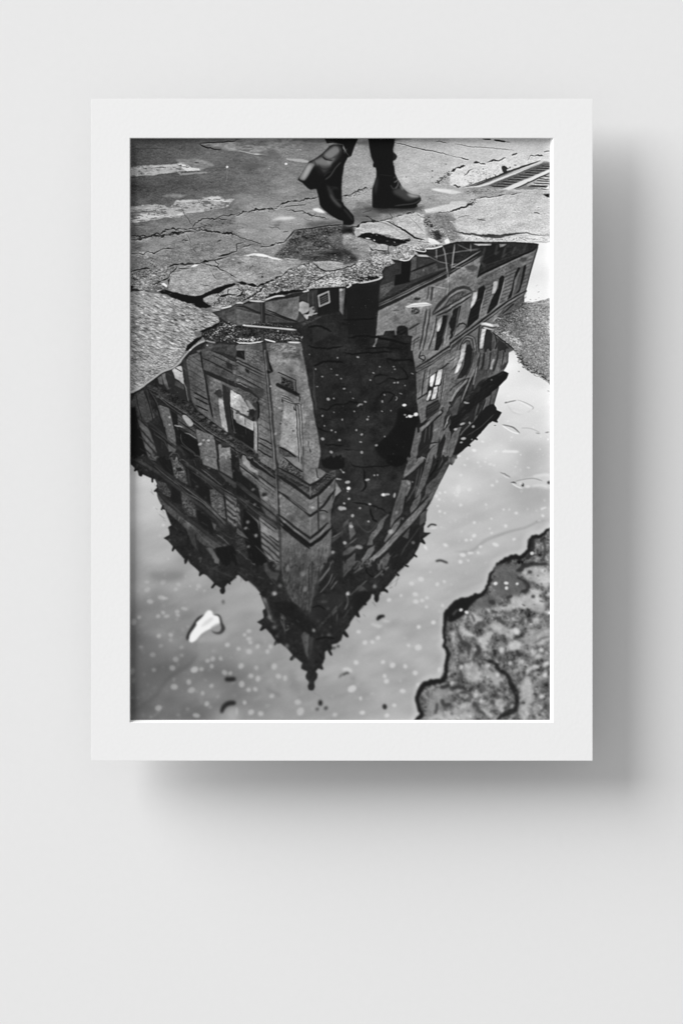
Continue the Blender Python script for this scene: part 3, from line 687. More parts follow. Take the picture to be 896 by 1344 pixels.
F(C2, '350 800 400 815 520 896 400 896 355 850', 60, soft=.6, tex='gravd', ta=.5); L(C2,'360 810 440 850 500 896',2.2,32)
# capitals of the left pier
for s, w, v in (('190 730 250 760 300 790',1.4,36),('185 755 245 790 300 820',1.6,110),('180 770 240 805 300 840',1.3,34),('175 800 240 840 300 870',1.8,70),('175 825 240 870 300 900',1.8,32),('190 745 300 800',.6,120)):
    L(C2, s, w, v, rough=.15)
# tall window with the pale blind
F(None, J((C1,'650 205 720 235 896 310'),(C2,'0 310 180 400 180 870 0 740'),(C1,'896 740 830 690 700 600 680 420')), 72, soft=.4, tex='stone')
F(C1, '655 205 760 262 780 350 815 690 730 620 690 480', 80, soft=.4, tex='stone'); F(C1,'700 235 760 258 762 275 705 250',105,soft=.5,a=.7)
F(C1, '750 400 788 420 822 685 775 640 760 540', 148, rough=.3, soft=.4, tex='stone', ta=1.3)
F(C1, '735 320 770 330 790 375 775 395 745 385 715 360', 48, rough=.5, soft=.4); L(C1,'725 330 745 320',1.5,110)
F(C1, '775 280 830 310 842 470 850 620 896 720 896 800 830 720 790 440', 38, soft=.4)
F(None, J((C1,'845 330 896 345'),(C2,'0 345 50 380 95 440 120 470 165 410 185 420 185 600 0 505'),(C1,'896 500 845 465')), 52, soft=.4)
ID_TW = reg('mirrored_window','tall window with a bright pale blind on the left mirrored facade')
F(None, J((C1,'848 330 896 355'),(C2,'0 352 40 380 75 430 108 480 105 555 0 495'),(C1,'896 495 845 468')), 188, rough=.25, soft=.35, tid=ID_TW, tex='stone', ta=2)
F(C2, '60 395 110 430 160 500 120 480 90 440', 150, rough=.6, soft=.5, a=.6, tex='stone', ta=2)
F(None, J((C1,'868 480 896 495'),(C2,'0 512 145 592 142 675 0 602'),(C1,'896 600 872 560')), 168, soft=.3, tid=ID_TW, tex='stone', ta=1.5)
F(C2,'80 572 142 600 142 668 84 640',200,soft=.3); F(C2,'10 530 70 562 74 630 15 600',186,soft=.3); L(C2,'74 560 80 640',.7,60)
F(None, J((C1,'845 470 896 500'),(C2,'0 512 150 592 150 600 0 520'),(C1,'896 508 848 480')), 34, soft=.2)
F(None, J((C1,'850 490 870 500 880 570 896 600'),(C2,'0 605 145 680 150 830 0 740'),(C1,'896 740 856 640')), 29, soft=.3)
L(C2,'78 650 82 710',.7,55); dots(C2,'133 525 24 34 145 575 14 18 100 510 8 9',34,.5,.9); L(C1,'858 480 868 620 880 700',.8,80)
F(C2, '150 595 168 600 178 640 178 862 152 828', 122, soft=.3); L(C2,'180 600 182 850',1.3,40)
L(C1,'836 310 845 480 858 660',1.3,30); L(C2,'160 420 185 440 180 580',2.6,32,rough=.4)
F(C2, '0 335 30 320 120 360 185 405 165 440 110 410 40 350', 66, rough=.3, soft=.4, tex='gravd', ta=.5)
# shutter-like rusticated strip
F(None, J((B1,'640 896 700 850 800 860'),(C1,'560 0 610 50 630 170 660 340 690 500 700 600 560 500 520 420 490 280 450 120 500 40')), 82, soft=.4, tex='stone')
hatch(C1, '475 70 590 10 620 160 640 330 660 500 560 440 530 400 490 260', (.84,.52), 6.6, .7, 42, .8)
for s in ('540 350 660 415','545 395 665 455','555 460 665 510'): L(C1, s, 2.0, 34)
F(C1,'602 0 700 0 800 45 896 95 896 205 760 140 618 70',72,soft=.6,tex='stone')
for y_ in (12,30,52): L(C1,f'690 {y_-14} 800 {y_+36} 896 {y_+84}',(1.6,.7,1.2)[(12,30,52).index(y_)],(36,100,44)[(12,30,52).index(y_)],rough=.1)
F(None,J((B1,'640 830 720 835 896 850 896 896 700 896'),(C1,'896 0 896 50 700 0 600 0')),60,soft=.7,tex='stone',a=.8)
L(C1, '598 0 612 100 630 190 650 330 680 470 700 560', 2.6, 32, smooth=1, soft=.3); L(C1,'640 200 668 340 700 500 722 600',1,92,a=.7,smooth=1)
L(C1, '620 170 720 218 896 300', 4.4, 36, soft=.5); F(C1, '615 60 760 130 896 190 896 270 700 190 625 160', 70, soft=.5, tex='stone')
L(C1, '610 60 700 100 800 155 896 205', 1.6, 38); L(C1,'625 150 660 100 700 90',.8,90,a=.5)
F(C1, '810 100 860 110 865 170 815 150', 38, rough=.3, soft=.4); F(C1,'870 160 896 165 896 200 875 195',100,soft=.4); L(C1,'660 110 800 170',1.2,100,a=.5)
F(C1, '440 80 470 60 500 230 520 400 500 420 470 300', 50, soft=.5)
# bright panes near the shore, left
F(C1, '240 200 450 90 480 300 500 440 330 330 250 260', 40, soft=.5)
Wn(C1, '362 160 400 135 435 132 455 280 415 250 385 232', 188, 'pale pane at the shoreline end of the left mirrored facade', rough=.25, soft=.3)
L(C1,'385 145 440 180',1.2,40,smooth=1); F(C1,'270 200 300 190 345 320 320 330 290 280',84,soft=.4); L(C1,'302 195 338 320',2,36); F(C1,'385 250 455 290 460 330 380 290',62,soft=.5)
L(C1,'455 270 480 330 492 430',1.4,120,smooth=1,a=.8)
F(C1,'235 230 270 210 280 290 250 280',72,soft=.5)
# balustrade band sweeping down right
F(None, J((C1,'150 290 300 330 480 420 560 490 700 600 820 690 896 740'),(C2,'0 740 180 870 200 896'),(D2,'200 0 330 100 330 190 190 100 20 0'),(C1,'896 860 700 700 560 600 400 500 300 420 160 330')), 40, soft=.4, tex='gravd', ta=.6)
for o, w, v in ((0,1,100),(-14,.6,80),(14,1.2,34),(30,.8,88),(44,1.4,32)):
    L(None, J((C1,f'150 {318+o} 230 {350+o} 300 {415+o*.8} 420 {495+o} 560 {595+o} 690 {690+o} 800 {760+o} 896 {825+o}'),(C2,f'0 {828+o} 60 {865+o}'),(D2,f'60 {-35+o} 190 {55+o} 330 {160+o}')), w, v, smooth=1, rough=.15, a=.8)
for k in range(9):
    x = 480+k*46; y = 520+k*34-60
    dots(C1, f'{x} {y} 15 9', 84, .5, .7); dots(C1, f'{x+16} {y+14} 8 9', 26, .4, .8)
dots(C1,'240 385 16 12 270 400 16 10 480 520 14 10 600 555 18 10',80,.5,.6)
# second row
F(C1, '240 462 270 452 330 478 350 560 388 720 390 800 320 745 290 640', 84, rough=.2, soft=.3, tex='stone')
L(C1, '150 320 230 470 300 700 330 790', [2,1.6,1.6], 30, smooth=1); L(C1,'165 330 245 470 320 740',.7,70,smooth=1); L(C1,'250 450 330 478 345 500',1.4,36)
F(C1, '345 500 395 535 420 700 440 790 400 800 380 680', 30, soft=.4)
F(C1, '405 535 450 545 480 560 570 690 575 745 500 690 410 625', 62, soft=.3, tex='stone')
Wn(C1, '445 548 480 552 530 605 528 628 500 635 465 590', 188, 'rounded pale pane in the second row of the left mirrored facade', smooth=1, soft=.4)
L(C1, '405 585 480 640 560 695', 1.4, 34); L(C1,'440 690 500 700 570 745',1.2,105); L(C1,'400 540 440 575',1,90); L(C1,'378 628 445 645',1.6,115,rough=.2)
F(C1, '400 640 460 690 570 760 600 896 480 896 420 780', 27, soft=.4); L(C1,'430 700 450 780 560 870',1,60,smooth=1)
F(C1, '560 660 700 712 715 760 735 896 600 896 575 760', 88, soft=.4, tex='stone'); dots(C1,'593 787 16 9 662 757 11 8 622 752 9 5 337 562 7 8 338 625 8 6',175,.5,.9)
L(C1,'712 720 730 800 748 896',1.8,36); L(C1,'430 790 520 850 600 896',1.6,50,smooth=1)
F(C1, '745 790 840 815 855 896 755 896', 108, soft=.5, rough=.3, tex='stone'); F(C1,'760 775 830 780 840 815 770 820',46,rough=.6,soft=.5); F(C1,'845 820 896 860 896 896 860 896',36,soft=.4)
# far left wall
F(C1, '20 420 45 365 120 330 170 440 215 560 150 610 100 600 60 550', 60, soft=.6, tex='stone'); F(C1,'60 380 120 380 140 520 100 560 70 500',74,soft=1.2,a=.6)
L(C1,'120 330 170 460 200 590',2,34,smooth=1); L(C1,'145 330 200 560',1,58); L(C1,'55 370 80 500 110 600',.9,36)
F(C1, '60 570 150 620 230 850 235 896 160 896', 78, soft=.5); hatch(C1,'50 560 160 620 240 896 150 896',(.66,.75),7.5,2.0,32,.85)
F(C1, '8 430 45 470 80 640 150 896 8 896', 26, soft=.6); F(C1,'8 420 30 420 50 470 20 480',70,soft=.6); dots(C1,'110 885 14 8 120 655 16 8',88,.8,.7)
F(C1, '150 600 300 640 300 730 400 830 330 896 235 896 200 740', 34, soft=.5); L(C1,'170 640 300 740 400 830',1,66,smooth=1); L(C1,'200 700 290 760 330 830 390 850',1.2,60,smooth=1)
F(C1,'320 780 400 830 380 855 330 850',75,rough=.3,soft=.5); L(C1,'330 896 360 860 400 870 430 896',1,62,smooth=1)

# ---- lower left of the facade (D1) ----------------------------------------
F(D1,'150 0 240 0 250 30 180 20',60,soft=.5); F(D1,'340 0 385 10 440 60 470 120 495 232 430 200 380 160 360 90', 74, rough=.2, soft=.4, tex='gravd', ta=.7)
F(D1,'380 90 430 85 450 115 410 120',34,rough=.4,soft=.5); dots(D1,'375 95 9 8 400 170 8 7 425 20 6 6',120,.5,.7)
F(D1,'240 0 345 0 370 160 300 120 250 40',28,soft=.4)
F(D1,'470 70 520 100 660 250 680 300 680 400 600 330 510 250 490 160',30,soft=.4); L(D1,'490 90 500 180 515 250',2.4,42)
F(D1,'600 0 735 0 755 110 700 95 620 60', 92, soft=.4, tex='stone'); F(D1,'750 0 850 0 875 180 765 115', 84, soft=.4, tex='stone'); dots(D1,'655 18 9 7 660 97 14 7 808 205 10 8',140,.6,.6)
L(D1,'735 0 752 110',2.4,34); F(D1,'850 0 896 0 896 220 870 190',30,soft=.4)
F(D1,'745 120 810 160 896 220 896 265 800 190',66,soft=.4)
F(D1,'670 275 700 270 780 310 800 420 810 520 740 480 690 430 680 340', 78, rough=.2, soft=.4, tex='gravd', ta=.7); L(D1,'785 260 800 380 825 560',2.8,34)
F(D1,'800 290 896 350 896 600 825 545', 112, soft=.4); hatch(D1,'800 290 896 350 896 600 825 545',(.78,.62),5.6,2.0,36,.9)
for s, w, v in (('455 60 560 130 660 220 780 320 896 400',1.4,34),('470 50 580 120 700 210 896 330',1.0,98),('520 120 640 200 740 290 800 330',1.2,84),('540 20 620 80 740 160 896 280',2.4,34),('600 100 680 160 780 240',1,110),
    ('160 0 230 70 310 130 400 200 560 320 680 420 820 580',3,46),('210 70 300 150 400 230 480 300 600 370 700 460 820 580',1.2,94),('170 40 260 130 400 250 560 370',1.2,34),('370 190 480 270 620 370 700 450 810 555',.8,112),
    ('230 300 330 390 430 480 560 560 700 680 780 750',1.4,34),('620 400 720 510 830 590 896 640',2,38),('700 560 800 650 896 700',1,58),('730 650 790 690 840 740',1.3,100),('640 760 720 860 750 896',1.4,60),('540 20 560 80',1,66),('430 0 500 60',1.4,80)):
    L(D1, s, w, v, smooth=1, rough=.15, a=.85)
F(D1,'225 190 300 220 350 310 352 345 300 320 250 280',60,rough=.2,soft=.4,tex='gravd',ta=.7); F(D1,'350 240 420 300 440 400 360 380 340 340',30,soft=.5)
F(D1,'430 290 500 340 550 400 562 510 500 490 450 430',64,rough=.2,soft=.4,tex='gravd',ta=.7); L(D1,'460 380 500 400 540 450 540 500',1.5,90,smooth=1,a=.6); L(D1,'450 400 480 460 550 500',1,40,smooth=1)
F(D1,'560 430 680 520 710 600 700 650 580 560',30,soft=.5)
F(D1,'235 310 320 400 430 490 560 590 680 680 770 755 700 770 600 720 430 560 330 470 260 390',64,smooth=1,soft=.4,tex='stone'); L(D1,'420 500 410 540',1.2,100); L(D1,'430 500 540 600 660 720 730 765',.8,96,smooth=1)
F(D1,'470 590 560 650 580 790 525 730',62,soft=.4,tex='vert',ta=.5); L(D1,'550 640 575 780',1.6,40)
F(D1,'650 760 700 770 760 880 740 896 700 840',80,rough=.2,soft=.4); F(D1,'720 760 860 740 896 790 896 896 780 896 730 820',27,soft=.5); F(D1,'690 540 730 570 715 620',75,rough=.3,soft=.4)
dots(D1,'593 852 12 12 508 822 10 10 335 695 10 8 795 742 12 8 610 465 10 5 735 728 10 6',80,.8,.7)
# ---- corner (D2) -------------------------------------------------------------
F(D2,'20 0 60 0 190 120 195 255 60 150 30 100',84,soft=.4,tex='stone')
Wn(D2,'48 0 85 0 112 40 122 80 180 120 182 155 110 105 60 55',172,'pale slanting pane beside the left pier of the mirrored corner',rough=.2,soft=.5)
for s,w,v in (('20 65 110 130 190 190',1.4,36),('30 80 120 150 190 210',.8,120),('60 150 190 250',1,60),('85 0 200 90 330 180',3,36),('110 0 220 85 330 170',.8,96),('180 170 330 290',1.8,110),('185 150 330 262',1.4,36),('195 200 330 305',1,50)):
    L(D2,s,w,v,rough=.12,a=.9)
F(D2,'195 100 328 190 328 260 200 170',88,soft=.3,tex='stone'); F(D2,'185 0 270 0 325 60 322 118 260 75 190 30',98,soft=.3,tex='stone')
F(D2,'198 205 330 300 338 470 215 355 205 320', 96, soft=.4, tex='stone'); dots(D2,'238 318 22 16',44,.6); dots(D2,'250 345 24 16 295 298 10 8',140,.8,.7)
F(D2,'0 100 60 160 190 262 210 380 340 500 352 590 250 520 100 430 40 350 0 320',31,soft=.5); F(D2,'200 400 330 500 345 555 250 490',70,soft=.6)
for s in ('0 230 90 300 200 380 350 500','0 320 60 370 190 480 350 585','110 380 200 430','0 340 100 430'): L(D2,s,.9,74,rough=.1,a=.8)
F(D2,'80 450 190 540 200 640 185 560 90 490',92,soft=.4); F(D2,'190 500 350 620 355 660 200 560',96,soft=.4); L(D2,'190 490 350 600',1,120,a=.7); L(D2,'195 530 350 650',1.2,44)
F(D2,'60 430 180 550 205 700 260 896 100 896 60 600',27,soft=.5); F(D2,'0 400 20 400 45 600 0 560',112,soft=.3); hatch(D2,'0 390 25 400 45 610 0 600',(.6,.7),5,2,38,.9)
F(D2,'0 600 50 630 105 690 60 670 0 640',84,soft=.4); F(D2,'0 640 60 680 90 760 100 840 40 800 0 740',46,soft=.6,tex='gravd',ta=.5)
L(D2,'0 770 60 830 130 890',1,90); L(D2,'160 740 240 820 330 896',1.1,80); L(D2,'200 570 250 630 230 640',1.8,42); 
F(D2,'205 560 360 650 372 896 290 896 215 760', 104, soft=.4); hatch(D2,'205 625 355 690 370 896 280 896 212 760',(.76,.65),5.4,2.1,34,.92)
F(D2,'352 600 380 620 385 896 365 896',58,soft=.4)
# chevron mouldings
F(D2,'350 100 560 210 620 245 690 200 760 130 830 120 820 200 620 350 560 310 350 190',50,soft=.3,tex='gravd',ta=.6)
for k in range(34):
    t_ = k/33; x = 360+t_*260; y = 128+t_*175; L(D2,f'{x:.0f} {y:.0f} {x:.0f} {y+34:.0f}',.7,118,a=.55,soft=.2)
for k in range(20):
    t_ = k/19; x = 630+t_*130; y = 300-t_*110; L(D2,f'{x:.0f} {y-18:.0f} {x:.0f} {y+20:.0f}',.7,100,a=.5,soft=.2)
F(D2,'375 20 460 60 560 130 570 200 480 150 380 80',70,rough=.5,soft=.4,tex='grav',ta=.8); F(D2,'400 0 480 0 550 60 550 100 470 60 410 20',102,soft=.4); L(D2,'395 0 470 65 560 125',1.8,34)
F(D2,'568 0 700 0 690 70 680 120 700 180 620 235 572 205',104,soft=.4,tex='stone'); hatch(D2,'570 0 690 0 690 180 575 195',(1,.08),10,.4,74,.6)
F(D2,'680 100 700 95 752 130 690 180',88,soft=.4); L(D2,'672 90 680 170 700 180',1.4,44)
for s,w,v in (('345 85 480 150 620 238 690 200 752 150',2.4,34),('350 130 480 205 620 270 690 235 815 120',1.2,40),('345 150 480 235 620 345 690 310 760 240 830 170',3.4,34),('350 175 480 265 600 345',.8,108),('350 110 480 180 620 255',.6,120),
    ('350 285 420 330 480 380 560 440 620 495 690 450 740 400 830 270',3.0,40),('440 350 560 450 620 505',.6,120),('350 480 480 580 620 682 700 620 770 550',2.6,36),('360 500 480 600 620 710 700 650 780 570',1.4,96),('360 525 480 630 620 740 700 690 800 590',3.6,30),('365 560 480 660 620 770',3,30),('620 500 622 680',.9,104),('620 240 622 330',1,92),('688 300 690 450 690 640',1.6,46),('622 780 625 896',.8,66),('690 730 695 896',1.2,50),('682 380 720 390 800 330',1,54)):
    L(D2,s,w,v,rough=.08,soft=.25,a=.92)
F(D2,'355 195 480 280 620 360 680 320 675 440 620 490 480 370 355 285',92,soft=.4,tex='stone',a=.75); F(D2,'358 300 470 380 600 500 620 510 620 670 500 580 370 480',94,soft=.4,tex='stone',a=.85)
F(D2,'626 505 685 465 685 620 626 675',86,soft=.4,a=.9); F(D2,'695 470 790 420 790 500 770 545 695 610',80,soft=.5,a=.9); F(D2,'700 320 820 220 820 260 690 370',84,soft=.4)
F(D2,'695 410 810 310 805 430 700 470',92,soft=.4); dots(D2,'725 505 28 18',128,1.1,.8); L(D2,'690 452 740 450 770 470',1.6,40,smooth=1)
dots(D2,'367 332 12 11 372 412 11 9 430 480 12 9 643 425 14 11 522 740 24 12 403 545 12 10 810 800 14 14 772 245 12 10 97 545 14 13 80 597 13 11 145 272 12 9 158 398 12 8 165 660 13 14 105 752 14 9 388 580 8 8',150,.7,.75)
F(D2,'820 300 835 210 880 285 830 330',125,soft=.4,tex='stone'); L(D2,'835 200 825 320 800 400',1.5,92,smooth=1)
F(D2,'385 620 500 690 620 790 780 680 790 760 770 840 740 896 385 896',80,soft=.5,tex='vert'); F(D2,'390 640 500 700 520 760 440 860 390 800',104,soft=2,a=.5)
F(D2,'700 730 790 670 795 760 775 830 740 880 700 896',78,soft=.5)
dots(D2,'880 430 22 17',175,.7); F(D2,'800 690 896 610 896 650 810 720',58,soft=.5); L(D2,'800 680 880 630',1,96)
for s,w,v in (('345 85 480 150 620 238 690 200 752 150',2.6,34),('345 152 480 237 620 347 690 312 760 242 830 172',3.6,32),('350 285 420 330 480 380 560 440 620 495 690 450 740 400 830 270',3.2,36),('440 342 560 440 620 480',.8,124),
    ('350 480 480 580 620 682 700 620 770 550',2.8,34),('360 503 480 603 620 713 700 653 780 573',1.6,104),('360 528 480 633 620 743 700 693 800 593',4.0,28),('365 562 480 662 620 772',3.2,28),('350 395 480 470 620 575 688 520',.7,76),('355 430 480 520 620 620 688 570',.7,74),('350 225 480 300 620 400 685 355',.8,72),
    ('620 240 622 340',1,96),('622 505 623 680',.9,108),('688 300 690 450 690 640',1.8,42),('622 780 625 896',.9,60),('690 730 695 896',1.4,46)):
    L(D2, s, w, v, rough=.06, soft=.25, a=.95)
for s,w,v in (('20 65 110 130 190 190',1.6,34),('30 82 120 152 190 212',.9,126),('60 150 190 250',1,60),('85 0 200 90 330 180',3.2,34),('110 0 220 85 330 170',.9,104),('180 170 330 290',1.9,116),('185 150 330 262',1.5,34),('200 235 330 335',.8,66)):
    L(D2, s, w, v, rough=.06, a=.95)
# one field of slate and stone from the chevrons down to the tip
F(None,'374 702 407 722 434 704 434 728 425 740 420 760 410 792 404 815 396 800 380 785 372 765 370 742',field([(400,710,92),(385,720,88),(425,715,84),(390,740,78),(415,740,76),(395,765,68),(410,770,62),(400,790,54),(405,812,44),(380,770,60)]),soft=1.2,a=.85,tex='vert',ta=1.2)
for k in range(16):
    x0_ = 374+k*3.6+rng.normal(0,.8); x1_ = 388+k*1.6+rng.normal(0,1)
    L(None,f'{x0_} {712+rng.uniform(0,14)} {(x0_+x1_)/2+1} 755 {x1_} {795+rng.uniform(-12,10)}',rng.uniform(.5,1.1),(44,96,52,60)[k%4],smooth=1,soft=.35,a=.5)
def ledge(t, s, a=.75, k=1.0):
    p = P(t, s); c = catmull(p, False)
    tg = np.gradient(c, axis=0); n = np.c_[-tg[:,1], tg[:,0]]/(np.hypot(tg[:,0], tg[:,1])[:,None]+1e-6)
    for o, w_, v_ in ((-3.4,1.5,32),(-2.2,.6,104),(-1.2,.8,46),(-.2,.7,112),(.9,.8,44),(1.8,.5,92),(2.8,1.6,30)):
        put(mask_line(roughen(c+n*o*k, .12, False), w_*k, .25, True), v_, a*rng.uniform(.75,1))
ledge(D1,'10 0 120 60 230 130 400 262 560 385 700 500 800 600',.7,.8)
ledge(D1,'450 40 560 118 680 210 800 310 896 392',.75,.9)
ledge(D2,'0 218 90 285 200 372 350 488',.75,.9)
ledge(D1,'240 300 420 470 560 570 700 680 790 745',.6,.7)
ledge(D2,'0 325 60 365 190 475 350 582',.6,.8)
ledge(C1,'100 560 200 640 300 730 400 812 500 896',.45,.8)
ledge(D2,'0 760 70 830 130 896',.5,.7)
ledge(C1,'130 285 230 330 330 420',.5,.7)
ledge(E1,'600 0 760 70 896 130',.35,.6)
ledge(E2,'0 60 120 150 230 250',.3,.6)
# courses and joints running with each facade
hatch(None,'172 530 250 462 345 460 358 600 368 742 300 742 215 650',(.82,.57),3.4,.45,42,.32,rough=.12,rnd=.5)
hatch(None,'185 530 250 462 345 460 358 600 368 742 300 742 215 650',(.28,1),8.5,.5,40,.28,rough=.12,rnd=.5)
hatch(None,'352 462 398 460 420 600 430 640 407 700 368 690',(.8,.6),4.2,.4,60,.3,rough=.12,rnd=.5)
hatch(None,'368 690 407 720 430 690 428 740 405 800 372 742',(.78,.62),5,.5,58,.25,rough=.15,rnd=.5)
# ---- spire (E2) ---------------------------------------------------------------
F(E2,'385 0 700 0 690 90 640 200 620 400 540 360 460 280 420 190 390 130', 62, soft=.8, tex='vert', ta=1.3)
F(E2,'420 20 520 40 600 60 580 230 540 180 470 140',78,soft=2.2,a=.5)
for s,v in (('605 0 615 200 610 400',36),('635 0 640 150 625 300',40),('700 0 690 140',40),('590 20 600 200',80),('660 0 655 120 630 260',76),('500 230 560 310 590 380',44),('440 180 520 320',76)): L(E2,s,1.2,v,smooth=1,a=.7)
F(E2,'120 0 160 0 155 30 125 10',90,soft=.4); F(E2,'215 0 250 0 300 70 360 80 340 140 290 120 240 60',62,rough=.3,soft=.6); L(E2,'250 80 320 160 330 185',1,58); F(E2,'300 0 370 0 370 60 330 50',84,soft=1,a=.7)
dots(E2,'432 50 18 16 318 250 22 20 580 215 18 22 560 85 26 22 370 185 16 14 322 535 14 13 342 610 12 12 735 320 26 12 770 378 12 10 780 600 14 12',112,1.0,.75); dots(E2,'320 252 14 12',150,.7)
L(E2,'800 0 750 80 700 150',2.2,88,smooth=1,soft=.5); L(E2,'805 80 770 170 700 245',1.0,100,smooth=1); L(E2,'850 140 790 220',1.8,84); L(E2,'830 100 780 200',1.2,60)
F(E2,'205 270 250 290 280 380 310 490 290 490 250 370',72,soft=.5,tex='stone'); L(E2,'250 290 300 420 330 520',1.2,50,smooth=1)
F(E2,'365 410 400 430 420 470 380 460',95,rough=.4,soft=.4,tex='gravd'); L(E2,'370 470 400 540 420 560 440 540',1.6,76,smooth=1); L(E2,'395 440 400 520 410 590',1,84); L(E2,'420 520 440 525',1.4,90)
F(E2,'330 320 480 330 560 420 640 500 660 560 600 600 520 540 430 480 350 420',28,smooth=1,soft=2.2,a=.65)
F(E2,'540 600 570 570 610 600 605 800 585 760',78,soft=.6,tex='vert',ta=.5); F(E2,'612 610 650 620 640 740 615 800',52,soft=.6)
F(E2,'700 280 896 200 896 400 780 440 660 380',42,soft=1.5,a=.6); F(E2,'640 370 740 370 750 460 660 500',40,smooth=1,soft=1); L(E2,'640 370 700 355 750 390',1.4,22,smooth=1)
F(E2,'800 410 840 350 846 400 810 440',70,soft=.5); L(E2,'896 320 780 440 690 540',1.6,52,soft=.5); L(E2,'850 420 845 490',2,58); L(E2,'660 640 750 620 830 630',2.4,26,smooth=1)
fbmline(E2,'690 520 740 480 780 430',30,1.5,3,66,.8,.6)

# ---- right facade ----------------------------------------------------------
F(B3,'440 170 560 115 640 100 810 150 896 160 896 240 560 390 300 530 300 440 310 340 350 280 345 230',46,soft=.4)
F(B3,'350 200 440 165 480 150 480 240 420 280 345 300 330 270',46,soft=.4,tex='stoned'); F(B3,'490 135 570 120 565 320 520 330 430 350 440 260 490 250',26,soft=.3)
F(B3,'575 112 620 108 612 212 572 228',78,soft=.3,tex='stone'); F(B3,'622 112 770 130 780 155 620 205',50,soft=.4,tex='stoned'); L(B3,'575 228 780 150',2,32); 
F(B3,'570 240 780 165 880 165 870 200 560 310',64,soft=.4,tex='stone'); F(B3,'312 352 428 312 428 362 350 430 312 462',66,soft=.4,tex='stone')
F(B3,'780 160 896 130 896 190 800 210',44,soft=.5); dots(B3,'675 220 5 8',120,.3)
for s,w,v in (('300 490 600 340 880 210',3.4,34),('300 505 600 365 880 225',.8,92),('300 524 500 430 700 330 880 240',1.0,118),('310 515 600 372 880 228',1.4,56),('300 545 500 450 700 350 896 265',3.2,40),('480 420 700 310',.8,80)): L(None if 0 else B3,s,w,v,rough=.08,a=.92)
fbmline(B3,'310 460 430 420 560 350',40,2,3,72,.7,.5)
wallR = J((B3,'295 560 430 500 560 430 720 350 896 275'),(B4,'0 260 60 220 280 90 240 260 700 60 745 20 640 380 470 480 0 870'),(C3,'896 0 700 240 610 170 585 0'),(B3,'570 896 578 775 545 768 545 710 520 688 470 686 450 700 448 765 438 765 430 728 350 730 335 765 275 770'))
F(None, wallR, 102, soft=.4, tex='stone', ta=1.3)
F(B3,'300 570 440 510 560 470 600 560 540 680 420 660 300 700 285 740',112,soft=2,a=.5,tex='stone'); F(B3,'300 575 350 550 340 700 290 740',92,soft=1.5,a=.6)
F(B3,'595 450 650 455 640 470 600 475',50,rough=.4,soft=.5); F(B3,'580 535 640 545 650 560 620 590 580 595',62,rough=.7,soft=.5,tex='gravd'); L(B3,'540 485 580 490',1,75); L(B3,'420 560 470 556',1.2,70,a=.7,rough=.3)
for s,w,v in (('722 350 715 430 700 470',1.8,64),('700 540 690 640 640 896',2.6,56),('718 545 705 660 660 896',1.4,120),('730 540 722 650 670 896',2.2,56),('745 550 735 700 690 896',.9,118),('755 350 745 430 738 480',3,56),('770 360 760 450',1.2,116),('546 722 600 690 650 664',2.2,52),('575 830 610 800 645 780',1.8,56),('615 690 608 760',1,70),('575 850 610 825 645 800',1,60),('450 765 600 770',.1,100),('600 800 590 896',1.2,66)):
    L(B3,s,w,v,soft=.3,a=.9)
# big pediment arch
F(None, J((B3,'745 590 800 500 870 430 896 405'),(B4,'0 420 60 378 120 362 170 380 190 402 150 440 0 540'),(B3,'896 560 800 600')),92,soft=.4,tex='stone')
for s,w,v in ((J((B3,'748 585 800 515 860 450 896 415'),(B4,'10 405 60 375 120 362 160 372 190 400')),4.0,52),(J((B3,'765 590 820 530 870 480'),(B4,'0 440 60 400 120 382 160 395')),1.4,128),(J((B3,'800 580 860 520'),(B4,'0 455 60 415 110 400 140 410')),1.4,60),
    (J((B3,'750 596 896 512'),(B4,'0 510 100 445 190 405')),2.4,48),(J((B3,'760 605 896 535'),(B4,'0 530 100 470 190 412')),1.2,124),(J((B3,'780 608 896 560'),(B4,'0 548 100 490 180 435')),2.0,44)):
    L(None,s,w,v,soft=.3,a=.92)
F(B4,'0 470 60 420 120 405 145 420 60 470 0 505',80,soft=.4,tex='gravd',ta=.7)
# paired tall windows under it
F(None, J((B3,'770 620 896 570'),(B4,'0 570 110 500 190 440 150 640 130 750 0 830'),(C3,'896 0 830 20'),(B3,'720 896')),94,soft=.4,tex='stone')
for s,w,v in (('785 610 770 720 720 896',1.6,56),('775 620 755 740 700 896',1.2,124),('880 600 850 760 830 860',1.6,58),('890 610 862 760 842 850',1.2,124)): L(B3,s,w,v,soft=.3,smooth=1)
Wn(B3,'838 600 872 598 868 640 830 830 800 896 770 896 788 740 800 700',30,'first tall dark window under the arched pediment',soft=.3)
F(B3,'800 640 832 612 828 660 808 730 790 738',205,soft=.3)
Wn(B4,'30 550 90 518 98 530 40 760 0 820 0 640',32,'second tall dark window under the arched pediment',soft=.3); F(B4,'0 570 20 560 0 640',100,soft=.3); L(B4,'78 530 50 700 20 790',1.8,72)
F(B4,'92 530 160 480 150 600 120 740 50 790 70 640',98,soft=.4,tex='vert',ta=.6); L(B4,'60 700 110 670 135 680 130 720',1.8,46,rough=.6); L(B4,'40 780 100 740 140 700',1.6,50)
